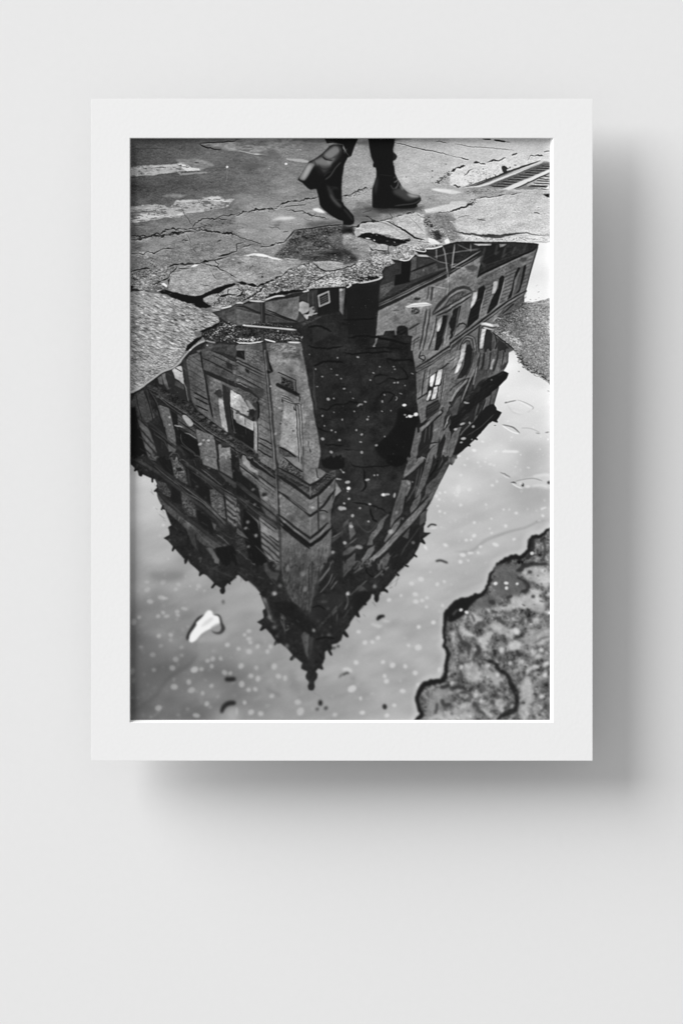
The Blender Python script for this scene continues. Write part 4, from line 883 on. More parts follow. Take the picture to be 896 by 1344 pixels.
# dark upper storey, wires
F(None, J((B3,'690 60 830 15 896 10'),(A4,'0 888 300 878 560 880 700 888'),(B4,'745 0 720 55 600 95 500 140 230 285 285 85 0 205'),(B3,'896 200 800 150 640 95')),38,soft=.4,tex='stoned')
F(B4,'300 0 480 0 420 130 320 180 285 150',32,soft=.5); 
for s in ('300 20 260 150 300 190','400 0 380 90 420 60','470 20 440 130','560 10 520 90','640 10 620 70'): L(B4,s,2.6,52,soft=.6)
F(B4,'415 0 480 0 450 20 420 28',110,soft=.3); F(B4,'200 0 350 0 345 10 240 12',222,soft=.25); dots(B4,'610 112 20 16',70,.7)
L(B4,'240 265 400 190 560 115 720 45',2.6,28); L(B4,'300 180 560 90',1,60,a=.5); L(B4,'245 285 400 205 560 130 700 65',.9,110,a=.8)
F(B4,'50 195 200 115 280 80 285 92 200 140 40 225',40,soft=.3); L(B4,'10 205 150 125 262 55',1.1,150,a=.8); L(B4,'0 240 120 170 240 105',.8,110,a=.8)
F(B4,'120 190 200 175 240 205 200 230 150 215',72,rough=.6,soft=.6)
for t,s,v,w in ((B4,'40 0 30 90 20 200',165,1.4),(B4,'0 78 100 60 240 50',130,.8),(B4,'60 0 160 50 250 40',120,.8),(B4,'175 0 178 70',120,1.6),(B3,'782 30 785 130',110,1.8),(B3,'835 15 858 90 880 240',170,1.1),(B3,'760 110 896 75',120,.8),(B3,'640 95 720 105 810 150 896 165',120,.9),(B4,'0 190 120 200 160 245 210 240',125,.8),(B3,'870 240 885 330 896 300',120,.7),(B4,'0 180 60 165',150,1),(B3,'740 352 810 362 870 375',150,1.0),(B3,'885 240 880 380 870 440',130,1)):
    L(t,s,w,v,soft=.2,a=.85)
L(B3,'620 95 700 100 715 106',2.2,215,soft=.25); L(B3,'690 38 780 32 835 15',1.4,210)
# right wing
F(B4,'240 300 400 215 560 140 700 65 740 25 690 190 640 382 560 420 470 480 340 560 250 630 200 640 150 600 190 400 225 380',88,soft=.4,tex='stone')
hatch(B4,'300 345 380 300 350 430 250 620 240 620',(.88,-.42),3.6,.8,50,.75); hatch(B4,'470 240 590 180 500 460 420 510',(.88,-.42),3.8,.9,48,.75); hatch(B4,'650 140 700 100 640 380 590 400',(.88,-.42),4,.9,52,.75)
F(B4,'240 290 560 140 590 150 570 190 300 310 240 340',90,rough=.5,soft=.8,a=.6,tex='gravd',ta=.7)
for i,s in enumerate(('240 375 290 343 300 375 275 480 240 625 140 720 150 640 175 550 225 480','415 290 440 262 462 275 455 320 400 515 330 585 310 590 350 470 375 420 405 370','575 195 600 200 545 300 520 460 480 485 520 370 550 250','620 185 642 172 645 200 585 405 545 430 560 380 600 250')):
    Wn(B4,s,29,('first','second','third','fourth')[i]+' tall dark window of the right wing, counted from the arched pediment outwards',soft=.35)
F(B4,'600 190 625 180 580 380 540 440 525 450 560 330',66,soft=.4); L(B4,'298 385 270 520 248 620',1.6,112,a=.8); L(B4,'465 290 430 430 405 515',1.6,112,a=.8); F(B4,'600 120 650 110 650 150 600 160',60,rough=.4,soft=.6)
Wn(B4,'200 408 232 405 225 450 205 505 178 542 180 500',212,'bright slanted pane of the first right-wing window',soft=.35); Wn(B4,'372 318 402 314 398 350 378 412 356 416 362 370',200,'bright slanted pane of the second right-wing window',soft=.35)
L(B4,'745 0 700 150 660 300 640 385',1.4,40)
# main belt course
F(None, J((B4,'640 385 648 395 625 430 480 515 300 640 130 770 0 870'),(C3,'896 20 730 130 610 165 608 140 720 90 896 -30'),(B4,'0 820 130 720 250 640 470 485')),74,soft=.3,tex='stoned')
for o,w,v in ((-6,1.4,100),(2,2.6,32),(18,1.0,110),(30,1.0,48),(44,.8,100),(56,2.0,36)):
    L(None, J((B4,f'642 {388+o} 480 {486+o} 300 {618+o} 130 {745+o} 0 {838+o}'),(C3,f'896 {-42+o} 750 {60+o} 612 {142+o*.8}')), w, v, rough=.08, a=.9, soft=.25)
F(B4,'620 430 622 495 560 560 440 600 400 610 470 540 540 490',72,soft=.4,tex='stone'); L(B4,'540 500 440 590',2.2,42,smooth=1)
# lower storey of right facade
low = J((B4,'470 520 300 655 130 790 0 896'),(C3,'896 20 720 140 615 190 615 420 640 520 700 590 760 570 896 400'),(C4,'0 430 120 240 260 200 330 230 450 170 470 130 490 20'),(B4,'580 870 440 780 350 730 400 690 380 640'))
F(None, low, 84, soft=.4, tex='stone')
F(C3,'700 240 896 95 896 10 720 135',98,soft=.4,tex='stone'); L(C3,'700 240 780 185 896 100',1.6,40); F(C3,'590 0 650 0 660 40 620 80 608 70',100,soft=.3); F(C3,'715 30 755 0 760 20 720 70',110,smooth=1,soft=.4); L(C3,'655 0 640 60 690 90',2,50); L(C3,'650 50 680 40 690 70 660 100',1.4,46,smooth=1)
F(C3,'620 200 690 160 680 240 650 390 622 410',92,soft=.4,tex='vert',ta=.7); L(C3,'690 160 672 260 655 390',1.4,50); F(C3,'695 240 725 225 725 300 700 350 665 370',98,soft=.4); L(C3,'730 150 720 215',1.6,60)
L(C3,'620 412 700 360 720 345',1.8,46); L(C3,'632 490 700 440',1.2,52); F(C3,'622 420 705 370 705 560 680 600 650 610 635 500',96,soft=.4,tex='vert',ta=.7)
IDQ = reg('mirrored_window','bright four-pane sash window low on the right mirrored facade')
F(C3,'725 225 790 170 838 150 828 290 800 400 740 425 700 425 705 330',42,soft=.3)
for s in ('732 222 776 190 770 230 748 305 735 300 728 270','800 168 835 155 826 230 808 285 776 292 782 230','722 345 742 330 735 370 712 420 700 412','765 312 798 294 790 350 775 400 742 412'):
    F(C3,s,226,soft=.3,tid=IDQ,rough=.15)
L(C3,'720 290 735 320 715 335',2,30)
F(C3,'700 470 760 430 800 410 822 460 800 500 700 570',40,soft=.4); hatch(C3,'705 480 800 425 810 470 710 560',(.86,-.5),2.6,.7,76,.7)
F(C3,'805 300 825 290 812 370 790 400',98,soft=.4); F(C3,'850 180 896 160 896 896 820 896 800 640 850 480 820 460 830 300',82,soft=.5,tex='vert',ta=.9); dots(C3,'850 492 22 14',70,.6,.8); L(C3,'850 190 835 330 815 440',1.2,52)
F(C3,'640 655 720 590 820 500 832 520 740 600 650 690',112,soft=.35); L(C3,'650 620 740 550 810 500',1.2,46)
F(C3,'650 690 760 595 780 610 750 740 700 830 640 896 620 896',36,soft=.4); F(C3,'760 600 840 530 865 540 830 690 790 780 720 830 750 720',88,soft=.4,tex='stone')
F(C3,'610 650 640 640 660 690 650 760 635 800 620 896 560 896 590 760',86,soft=.4,tex='vert',ta=.6); F(C3,'620 640 640 610 640 690 625 690',30,soft=.3); L(C3,'700 640 680 780',1.6,60); L(C3,'730 620 720 750',1,64)
F(C3,'740 820 800 770 780 896 700 896',82,soft=.4); F(C3,'800 790 850 700 860 740 820 896 790 896',34,soft=.4); L(C3,'640 860 730 780 800 770',1.6,40)
F(C3,'850 560 896 470 896 620 840 680',46,soft=.5); L(C3,'890 540 850 660',1.6,110)
# arched windows, right
for r,w,v in ((0,1.4,50),(9,1.2,118),(20,1.6,52),(32,1.0,112),(42,1.4,46)):
    L(None,J((B4,f'{60+r*.9} 896 {80+r*.8} {835+r*.3} {130+r*.1} {775+r} {175-r*.3} {772+r} {212-r} {800+r*.7} {222-r} {896}'),(C4,f'{200-r*.8} 60')),w,v,smooth=1,a=.9,soft=.25)
F(None,J((B4,'130 896 145 850 165 840 185 860 190 896'),(C4,'190 0 180 110 140 200 100 230 60 240 110 130 130 30 130 0')),34,soft=.4)
IDV=reg('mirrored_window','narrow bright pane of the arched window on the right mirrored facade')
F(None,J((B4,'95 896 105 850 135 832 132 896'),(C4,'130 0 112 70 90 100 95 120 65 180 40 195 62 110 85 70 90 0')),214,soft=.35,tid=IDV); F(C4,'60 105 90 80 95 110 70 118',110,soft=.5,a=.8)
F(B4,'262 690 380 700 400 690 390 840 370 896 250 896 240 740',72,soft=.4,tex='stone')
F(B4,'270 685 360 735 350 896 285 896 300 740',40,soft=.4)
Wn(B4,'270 715 305 712 290 780 282 860 268 885 255 872 258 800',220,'hooked bright pane next to the grainy slab',soft=.35); L(B4,'262 670 300 672 375 690',3,228,smooth=1,soft=.3); L(B4,'280 700 340 715 400 720',1.8,140,smooth=1)
L(B4,'250 690 240 780 245 896',2,46,smooth=1); L(B4,'380 760 395 830 385 896',2,42,smooth=1); F(B4,'400 790 470 840 500 896 400 896',44,soft=.5)
for t,s,w,v in ((C4,'200 0 180 120 130 230',2,44),(C4,'240 0 230 100 150 290 90 440',1.6,112),(C4,'255 20 235 140 180 300 120 470',2.2,44),(C4,'290 0 280 110 260 170',3,40),(C4,'330 0 310 130 250 250',1.2,98),(C4,'345 10 325 150 270 250',2,46),(C4,'405 0 395 80 360 180',3,44),(C4,'440 0 430 80 410 130',1.4,84),
    (C4,'150 240 60 340 0 440',3,104),(C4,'130 230 40 300 0 340',1.6,46),(C4,'160 260 70 370 0 480',2,44),(C4,'240 60 215 180 170 340',1,50),(C4,'370 70 352 120 345 160',2.2,160),(C4,'0 180 60 120',1.2,46),(C4,'230 130 205 260 200 285',1.8,125)):
    L(t,s,w,v,smooth=1,soft=.35,a=.9)
F(C4,'40 0 90 0 60 100 0 190 0 60',94,soft=.4,tex='vert',ta=.6); F(C4,'0 60 40 50 60 70 0 130',104,soft=.4); L(C4,'0 90 45 60',1.2,50)
F(C4,'240 160 350 160 360 200 250 260 200 330 210 240',66,soft=.5,tex='vert',ta=.5); F(C4,'60 400 100 370 60 540 20 560 0 500',60,soft=.5); L(C4,'100 320 120 350 90 370',2,44)
F(C4,'420 130 490 90 470 140 430 175',58,soft=.4); F(C4,'410 20 495 5 488 95 420 135',78,soft=.4,tex='stone'); L(C4,'455 10 440 120',1.4,50)
# the two black cornice sweeps
F(C4,'495 190 450 170 400 200 330 225 240 300 270 290 240 345 200 380 130 440 60 540 0 560 0 690 60 640 130 540 260 430 410 305 480 232',29,rough=.2,soft=.3)
F(C4,'240 540 300 400 345 370 330 460 250 560 190 610 200 560',76,soft=.4,tex='vert',ta=.5); F(C4,'350 350 415 305 395 370 372 450 340 450',70,soft=.4); L(C4,'300 410 260 520 230 560',2,36); F(C4,'120 560 230 480 200 600 150 620',38,soft=.5); L(C4,'240 440 210 560',2,66,soft=.5)
F(C4,'372 450 390 480 392 500 435 520 395 585 398 600 360 592 330 612 222 735 160 795 60 880 10 896 60 760 130 680 200 600 300 470 350 455',30,rough=.2,soft=.3)
L(C4,'380 530 260 640 140 720',1,52); L(C4,'190 600 130 660 80 720',1.6,70,a=.8)
F(C4,'60 650 100 640 60 760 20 896 0 896 0 740',82,soft=.5,tex='vert',ta=.6)
dots(C4,'112 740 20 11 195 638 12 10 105 616 20 9 48 662 14 9 130 437 16 8 165 608 8 10 350 246 6 5 150 440 10 6 185 748 8 5 92 772 12 6',165,.45,.85)
# lower right strips (D3, E3)
F(D3,'560 0 625 0 600 80 560 130 510 160 515 120',84,soft=.4,tex='stone'); F(D3,'525 90 600 20 600 60 560 110',60,rough=.3,soft=.6,a=.7); F(D3,'630 0 700 0 660 50 600 110 510 175 500 190 520 150 600 70',92,soft=.35)
F(D3,'700 0 762 0 740 90 690 230 645 310 600 350 640 230 680 110',82,soft=.4,tex='stone'); L(D3,'640 90 600 260 530 380',2,56,smooth=1,soft=.5); L(D3,'665 80 640 200 600 320',1.4,60,smooth=1)
F(D3,'700 240 760 180 830 80 896 0 896 50 860 120 800 230 740 370 715 330 640 390 690 320',70,soft=.5,tex='stone'); F(D3,'760 0 870 0 830 90 780 170 720 200 700 220 740 100',36,soft=.5); L(D3,'800 0 775 100 720 170',2.4,24,smooth=1); L(D3,'840 10 800 100',1.6,60)
F(D3,'498 195 545 190 575 230 545 300 520 330 500 460 470 500 430 540 395 600 400 520 430 400 470 300',84,soft=.5,tex='vert',ta=.6)
F(D3,'560 440 590 370 655 300 650 360 620 420 570 480',84,soft=.4,tex='stone')
F(D3,'896 20 850 120 745 335 700 395 600 530 470 660 380 770 300 840 220 896 180 896 300 790 400 680 500 560 600 460 720 340 800 220',90,soft=.35,tex='stone')
L(D3,'850 130 740 350 600 530 470 660 330 800 230 896',1.2,120,a=.5,soft=.3); L(D3,'720 330 600 450 500 555 370 700',1.4,40,soft=.3)
F(D3,'650 480 705 440 690 545 640 575',70,soft=.4); F(D3,'490 680 560 590 545 680 485 735',72,soft=.4,tex='vert',ta=.5); F(D3,'430 560 490 500 470 570 430 630 360 700 350 690',86,soft=.5,tex='stone')
F(D3,'380 660 430 590 420 640 350 720 345 700',86,soft=.4)
F(D3,'310 535 360 490 335 590 290 650 250 700 250 740 200 740 240 640 280 600',80,soft=.5,tex='stone'); F(D3,'210 770 265 740 262 780 210 860 170 896 150 880',82,soft=.4,tex='stone')
F(D3,'380 800 395 830 375 896 290 896',74,soft=.4); F(D3,'560 600 640 560 640 720 560 800 500 896 400 896 400 760 480 660 550 690',33,soft=.5); L(D3,'640 590 520 760 480 830',1.2,60,soft=.4)
F(D3,'50 560 70 540 112 640 60 700',84,soft=.5,tex='stone'); F(D3,'0 800 60 750 120 750 60 810 0 830',82,soft=.6); F(D3,'20 880 105 800 100 896 20 896',78,soft=.5,tex='vert',ta=.5); L(D3,'50 730 120 680',1.8,76); F(D3,'0 560 50 510 40 560 0 600',66,soft=.6)
L(D3,'560 500 500 440 380 680',.1,70)
dots(D3,'552 214 18 15 400 625 24 18 450 464 13 14 590 718 12 12 500 518 8 10 133 756 34 16',128,.8,.85); dots(D3,'585 210 7 6',110,.4)
for t,s,v,w in ((D3,'560 250 530 330',110,1),(E3,'0 110 60 40 110 0',90,2.4),(E3,'90 80 170 30 250 0',80,2.2),(E3,'20 60 90 10',74,2.6),(E3,'180 45 250 110 350 60',22,2.2),(E3,'60 270 130 200 200 140',84,1.4),(E3,'70 0 150 0 90 50',70,2),(E3,'30 250 40 320 15 390',80,2),(E3,'260 120 310 80 330 60',92,1.8),(E3,'100 260 140 190 200 230 220 270',58,1.2),(E3,'60 370 20 440 0 460',60,1.2),(E3,'140 240 240 240',30,1.6),(D3,'380 480 350 520',76,2)):
    L(t,s,w,v,smooth=1,soft=.5,a=.8)
F(E3,'290 0 360 0 345 40 300 55 285 30',84,soft=.6,tex='vert',ta=.5); F(E3,'0 0 70 0 40 60 0 90',74,soft=.6,tex='vert',ta=.7); F(E3,'110 190 150 180 180 215 130 250',70,rough=.8,soft=.6,a=.7)
dots(E3,'45 250 17 18 265 190 16 16 365 42 14 14 325 90 10 8',120,.7,.8); dots(E3,'44 250 12 13',205,.5)
F(E3,'100 250 230 250 200 320 120 400 60 380',33,smooth=1,soft=1)

hatch(None,'500 410 600 360 640 330 700 330 690 392 640 430 548 482 536 440 500 440',(.87,-.49),4.2,.4,64,.3,rough=.12,rnd=.5)
hatch(None,'548 480 640 432 668 455 655 490 600 580 520 770 490 770 545 600',(.84,-.54),3.8,.45,46,.34,rough=.12,rnd=.5)
hatch(None,'560 480 640 432 668 455 655 490 600 580 520 770 490 770 545 600',(-.30,1),6.2,.5,44,.34,rough=.12,rnd=.5)
# general mirrored-stonework detail: mouldings, stains and shade lines too small to name
def scatter(poly, n, d, ln, vs, a, seed):
    global rng
    r = np.random.default_rng(seed); x0,y0 = poly.min(0); x1,y1 = poly.max(0)
    mk = mask_poly(poly, .5); sl, m = mk
    keep = img[sl].copy()
    for _ in range(n):
        c = np.array([r.uniform(x0,x1), r.uniform(y0,y1)]); ang = math.atan2(d[1],d[0])+r.normal(0,.12); l = r.uniform(.3,1)*ln
        q = np.array([c, c+l*np.array([math.cos(ang), math.sin(ang)])])
        put(mask_line(q, r.uniform(.35,1.0), .2), vs[r.integers(len(vs))], a*r.uniform(.3,1))
    img[sl] = keep*(1-m)+img[sl]*m
scatter(P(None,'172 530 250 462 345 460 365 600 350 760 300 770 230 720 180 620'), 420, (.8,.6), 9, (30,34,96,104), .5, 71)
scatter(P(None,'172 530 250 462 345 460 365 600 350 760 300 770 230 720 180 620'), 260, (.25,1), 8, (34,44,92), .4, 72)
scatter(P(None,'350 460 400 460 420 600 430 700 410 860 370 820 355 640'), 170, (.8,.6), 6, (46,60,120), .4, 73)
scatter(P(None,'548 480 640 430 700 330 665 470 650 545 590 610 520 770 460 810 520 700'), 320, (.8,-.6), 9, (32,40,100,110), .45, 74)
scatter(P(None,'548 480 640 430 700 330 665 470 650 545 590 610 520 770 460 810 520 700'), 260, (-.25,1), 9, (34,46,100), .4, 75)
scatter(P(None,'410 870 355 815 300 765 330 740 400 760 470 760 520 740 500 790 440 850'), 160, (.6,.7), 8, (24,48,58), .5, 76)
scatter(P(None,'540 500 700 320 640 320 500 410 500 440 540 440'), 120, (.85,-.5), 8, (64,80,126), .35, 77)
# ---- the mirror image is soft and rippled: warp, shade and tone variation ----------
def warp(dx, dy, region):
    global img, ids
    y0, y1 = region
    yy, xx = np.mgrid[y0:y1, 0:W].astype(np.float32)
    sx = np.clip(xx+dx[y0:y1]*S, 0, W-1.01); sy = np.clip(yy+dy[y0:y1]*S, 0, H-1.01)
    ix = sx.astype(int); iy = sy.astype(int); fx = sx-ix; fy = sy-iy
    out = (img[iy,ix]*(1-fx)+img[iy,ix+1]*fx)*(1-fy)+(img[iy+1,ix]*(1-fx)+img[iy+1,ix+1]*fx)*fy
    oi = ids[np.rint(sy).astype(int), np.rint(sx).astype(int)]
    return out, oi
bld = ((ids == ID_BL)|(ids == ID_DK)).astype(np.float32)
for k, (nm, _) in KIND.items():
    if nm.startswith('mirrored'): bld = np.maximum(bld, (ids == k).astype(np.float32))
inner = np.clip(blur(bld, 1.6)*2.2-1.2, 0, 1)
YY = (np.arange(H)/S+Y0)[:,None]; XX = (np.arange(W)/S+X0)[None,:]
seam = (.7*np.exp(-((YY-600)/5)**2)*(1-np.exp(-((XX-385)/42)**4))+np.exp(-((YY-740)/6)**2)+.8*np.exp(-((YY-461)/4)**2)*(XX > 600))*np.ones_like(XX)
seamx = np.exp(-((XX-310)/5)**2)*((YY > 450)&(YY < 800))+np.exp(-((XX-590)/4)**2)*((YY > 400)&(YY < 620))
rip = 0.1*noise(5,1.6,.7,31)+0.3*noise(14,1.5,.9,32)
dx = inner*(rip+1.0*noise(3,1,1,33)*seam+1.0*noise(4,1,1,37)*seamx)
dy = inner*(0.12*noise(6,1.4,.8,34)+seam*4.0*noise(2.6,1.2,2,35)+.8*seamx*noise(3,1,1,36))
lo_, hi_ = int((318-Y0)*S), H
img[lo_:hi_], ids[lo_:hi_] = warp(dx, dy, (lo_, hi_))
lit = np.clip((blur(bld,.8)*1.0), 0, 1)
var = 1+.05*noise(3.2,1.2,1,38)+.10*noise(9,1,1,39)+.11*noise(22,1,1,40)
soft_ = blur(img, 1.8)
occ = img*.6+.4*np.minimum(img, soft_*1.12)
gain = 1.26-.3*np.clip((img-120)/60, 0, 1)
shaded = 25+(occ-25)*np.clip(var,.6,1.5)*gain
# relief of ledges and mouldings: every step in the stone catches light on one side
def shift(a, sx, sy): return np.roll(np.roll(a, int(sy*S), 0), int(sx*S), 1)
e1 = blur(shaded, .35)
em = (e1-shift(e1, .7, 1.3))*.42+(e1-shift(e1, -1.4, -2.0))*.22
shaded = shaded+np.clip(em, -26, 30)*np.clip((shaded-26)/40, .1, 1)
img = img*(1-inner)+inner*shaded
fine_ = 3.2*noise(.9,1,1.6,43)+3*noise(2.2,1.1,1.4,44)
img = img*(1-.6*inner)+.6*inner*blur(img,.45)
img += inner*fine_*.8*np.clip((img-30)/60,.1,1)

# finials and cresting along the roof lines
for t_,s_ in ((E3,'505 5 545 22'),(E3,'445 78 466 98'),(E3,'340 205 372 238'),(E3,'165 325 192 342'),(E3,'118 410 134 445'),(E3,'8 580 38 612'),(E2,'775 730 798 766'),(E2,'700 760 728 800'),(D3,'660 680 684 724'),(D3,'590 815 616 836'),(E3,'275 270 282 318'),(E1,'605 75 590 98'),(E1,'715 165 692 200'),(E1,'820 140 842 168'),(D1,'280 410 270 438'),(D1,'375 755 362 785'),(D1,'485 860 468 890'),(D1,'70 100 45 112'),(D1,'100 120 95 155'),(D1,'190 180 192 206'),(D1,'235 260 212 285'),(E2,'235 540 205 556'),(E2,'350 640 325 680'),(E2,'490 760 458 806'),(C4,'215 738 228 746'),(C4,'370 590 396 598'),(C4,'150 790 168 800')):
    L(t_, s_, [2.2,1.6,2.4], 30, soft=.35, taper=False)

# ---- things that lie over the reflection --------------------------------------
# gravel spit and bright wet rims on the left
ID_SPIT = reg('gravel_spit','thin wet gravel spit reaching into the puddle from the left')
F(B1,'590 732 690 690 772 645 775 668 700 712 640 745 600 800 560 830 490 896 470 896 480 850 560 790 640 760',24,rough=.4,soft=.3)
F(None,J((B1,'600 745 700 715 780 650 896 700'),(B2,'0 700 60 690 300 700 500 720 560 770 556 812 540 826 430 818 330 822 220 828 60 832 0 826'),(B1,'896 828 740 825 650 805')),46,rough=.6,soft=.3,tex='gravd',ta=.9,tid=ID_SPIT)
fbmline(B1,'690 790 720 740 790 700 860 680 860 780 800 800',110,3,1.8,215,.8,.8)
fbmline(B2,'0 800 100 800 200 795',60,1.8,1.6,225,.9,.9); fbmline(B2,'250 780 400 770 540 790',90,2.6,1.2,200,.6,.7); fbmline(B2,'130 668 260 670 480 695',60,1.6,1.2,170,.6,.7)
fbmline(B2,'370 800 430 800 550 790',24,1.4,1.6,225,.8,.8)
L(B2,'50 682 200 695 350 708 505 722',[2.4,1.8,1.8,2.6],205,smooth=1,soft=.3); L(B2,'55 680 80 684',2,230)
L(B2,'0 822 60 832 150 828 225 815',1.6,220,smooth=1,rough=.3); L(B2,'240 800 280 812 330 824',1.8,210,smooth=1); L(B2,'430 825 540 829',2.2,220,soft=.3); dots(B2,'350 730 8 6',200,.3)
L(None,J((B1,'500 896 540 862 590 830 635 812'),),1.3,190,smooth=1,soft=.25); L(B1,'640 810 680 822 720 828',2,150,smooth=1,soft=.4); dots(B1,'653 852 6 6',220,.4)
L(None,J((B1,'640 816 560 850 500 900'),(C1,'440 70 420 100 360 145 270 182 160 262 130 285 100 305 8 352')),[1.1,1.1,1.4,2.6,2.4,2.2,2,1.6,3,3],178,smooth=1,soft=.35,a=.95)
L(C1,'8 356 50 330 100 308',3.4,190,soft=.4); L(C1,'500 0 520 -12',1.5,215)
for s in ('0 498 30 494 60 498','110 476 180 482 240 482','240 468 330 440 410 436','560 402 605 392'): L(B2,s,[1.4,1.9,1.2],215,smooth=1,soft=.25)
L(B2,'590 378 610 395',1.6,210); L(B1,'770 540 820 530 855 520',2,205,smooth=1); L(B1,'690 550 760 556',1.3,180); 
L(B3,'130 330 210 318 300 295 330 272',[1,1.5,1.6,2.4],222,smooth=1,soft=.25); L(B3,'470 134 520 138 555 130 600 90',1.6,215,smooth=1,rough=.2); L(B3,'580 42 640 58 690 62 690 38',1.3,215,smooth=1); L(B3,'30 366 70 345',1.6,200,rough=.4); dots(B3,'60 338 10 10 85 20 4 4',220,.4)
L(B3,'690 38 760 36 838 14',1.8,225,smooth=1)
# floating leaf on the right facade
ID_LEAF = reg('leaf','pale floating leaf in front of the mirrored right facade')
F(B3,'520 528 570 505 600 496 700 490 750 512 680 522 600 528 550 534',228,soft=.3,tid=ID_LEAF); L(B3,'540 524 640 512 740 508',.8,170)
# right grainy slab
slab = J((B4,'625 490 700 488 770 470 836 455 842 896'),(C4,'842 0 842 285 790 240 740 205 690 188 640 160 600 110 560 20 540 0'),(B4,'545 896 500 850 420 790 350 735 400 690 380 645 440 600 500 590 560 560 600 520'))
F(None,slab,field([(690,398,118),(700,405,150),(718,395,160),(660,420,100),(675,430,105),(720,430,168),(700,440,150),(670,440,140),(690,460,130),(718,470,140)]),rough=.4,soft=.3,tid=ID_SL[3],tex='grav',ta=.75)
fbmline(B4,'640 520 560 590 460 640 420 700 460 760',200,4,2,60,1,.7); fbmline(B4,'640 520 560 590 460 640 420 700',60,4,2,190,.7,.7); fbmline(B4,'700 500 800 560 780 700 700 650 800 850',330,8,2.4,75,.9,.45)
fbmline(B4,'450 740 520 790 590 850',70,2.2,2.2,205,1.3,.7); L(B4,'350 735 420 785 500 850 540 896',1.6,36,rough=.4); fbmline(C4,'560 20 600 90 660 150 740 200 830 250',90,2,2.5,45,1.2,.8); L(C4,'700 195 780 235',1.4,160,rough=.5,a=.7)
L(B4,'700 490 780 500 836 520',1.6,185,rough=.4,a=.6); L(B4,'640 492 700 488',1,210); L(B4,'300 660 400 700',.1,210); L(B4,'370 680 410 690',3,170,rough=.6); L(B4,'360 650 400 620 430 630',1,170,smooth=1)
F(C4,'500 0 560 20 580 60 540 20',200,soft=.4,a=.5); dots(C4,'582 102 8 4 580 175 6 4',110,.3)
# surface films on the bright water
L(C4,'465 442 500 430 560 418',1.2,120,soft=.4); L(C4,'460 440 480 432',1.6,90,soft=.4); L(C4,'565 414 640 440 700 475 690 495',.9,160,smooth=1,soft=.4); L(C4,'480 455 540 520 620 530 690 498',1,186,smooth=1,soft=.6,a=.7); L(C4,'575 420 640 455 690 490',1.4,240,soft=.5,a=.7); L(C4,'520 500 600 528 660 520',1.6,240,smooth=1,soft=.6,a=.5)
L(C4,'440 622 500 635 540 650 590 695',[1,1.5,1.8,1],110,smooth=1,soft=.4); L(C4,'440 630 520 680 580 700',1.6,240,smooth=1,soft=.5); L(C4,'600 650 680 655 760 690',1.2,185,smooth=1,soft=.5); L(C4,'720 692 760 698',1.4,140,soft=.5); L(C4,'800 690 836 684',1.6,120,soft=.4); L(C4,'820 335 836 345',1.4,150,soft=.5); L(C4,'440 846 580 850',3.2,236,soft=.8,a=.8); L(C4,'370 630 390 628',1.4,120)
dots(C4,'205 838 18 14 275 765 12 8 520 728 12 5 385 845 14 6 80 886 14 8 495 380 12 6 670 326 10 5 520 366 8 4 570 308 8 4',240,.8,.8)
F(D4,'0 0 140 0 100 60 30 80',208,soft=2.5,a=.5)
L(D4,'420 125 470 145 510 170',[.8,1.6,1],130,rough=.3,soft=.4); L(D4,'440 150 500 180',1,225,soft=.5)
F(D4,'515 210 600 185 700 160 836 140 836 265 700 250 600 262 560 240',205,smooth=1,soft=1,a=.8); L(D4,'512 212 545 210 560 220',2,70,soft=.5); L(D4,'520 220 560 245 610 265',1.6,230,soft=.5)
L(D4,'540 208 600 190 700 178 780 200',1.2,150,smooth=1,soft=.5); dots(D4,'612 232 13 15',50,.5); dots(D4,'600 222 16 10 655 246 22 12',226,.7,.9); dots(D4,'832 214 12 14',48,.6); L(D4,'690 245 760 235 820 250',2,235,smooth=1,soft=.9,a=.7); L(D4,'700 160 780 150 836 150',3,222,smooth=1,soft=1.2,a=.7)
L(D4,'40 790 160 790 220 760 290 705 400 660 520 620 640 590 740 545 836 525',[1.5,3,3.6,4,3,2.4,2.4,2],146,smooth=1,soft=1.1,a=.65); L(D4,'60 780 180 775 260 715 380 670',2.4,198,smooth=1,soft=1.2,a=.35)
F(D4,'120 120 300 160 340 280 180 260',206,smooth=1,soft=5,a=.4); F(D4,'560 280 836 270 836 420 600 420',168,smooth=1,soft=5,a=.4)
L(D3,'710 590 740 565 785 572',2.4,74,smooth=1,soft=.5); L(D3,'730 600 795 592',2,215,soft=.8); L(D3,'780 875 820 868 880 890',2.8,70,smooth=1,soft=.6); L(D3,'680 740 705 780',3.2,228,soft=.8); L(D3,'840 730 880 748',4,228,soft=.9)
dots(D3,'812 300 13 11 857 295 13 9 806 355 11 10 812 456 12 11 855 470 9 8 795 410 10 7 785 325 10 16',228,.7,.85)
# bokeh flecks floating on the puddle
def flecks(poly, n, r0, r1, v, a, soft, seed):
    r = np.random.default_rng(seed); x0,y0 = poly.min(0); x1,y1 = poly.max(0); px, py = poly[:,0], poly[:,1]
    k = 0
    while k < n:
        x, y = r.uniform(x0,x1), r.uniform(y0,y1)
        ins = False; j = len(px)-1
        for i in range(len(px)):
            if (py[i] > y) != (py[j] > y) and x < (px[j]-px[i])*(y-py[i])/(py[j]-py[i])+px[i]: ins = not ins
            j = i
        if not ins: continue
        k += 1
        rr = r0+(r1-r0)*r.random()**2.2
        th = np.linspace(0, 6.283, 14, endpoint=False); e = r.uniform(.7,1.3)
        q = np.c_[x+rr*e*np.cos(th), y+rr/e*np.sin(th)]
        put(mask_poly(q, soft), v+r.normal(0,10), a*r.uniform(.25,1))
flecks(P(None,'172 770 260 775 300 790 350 790 390 870 420 900 420 944 172 944'),210,.5,2.8,178,.5,.9,81)
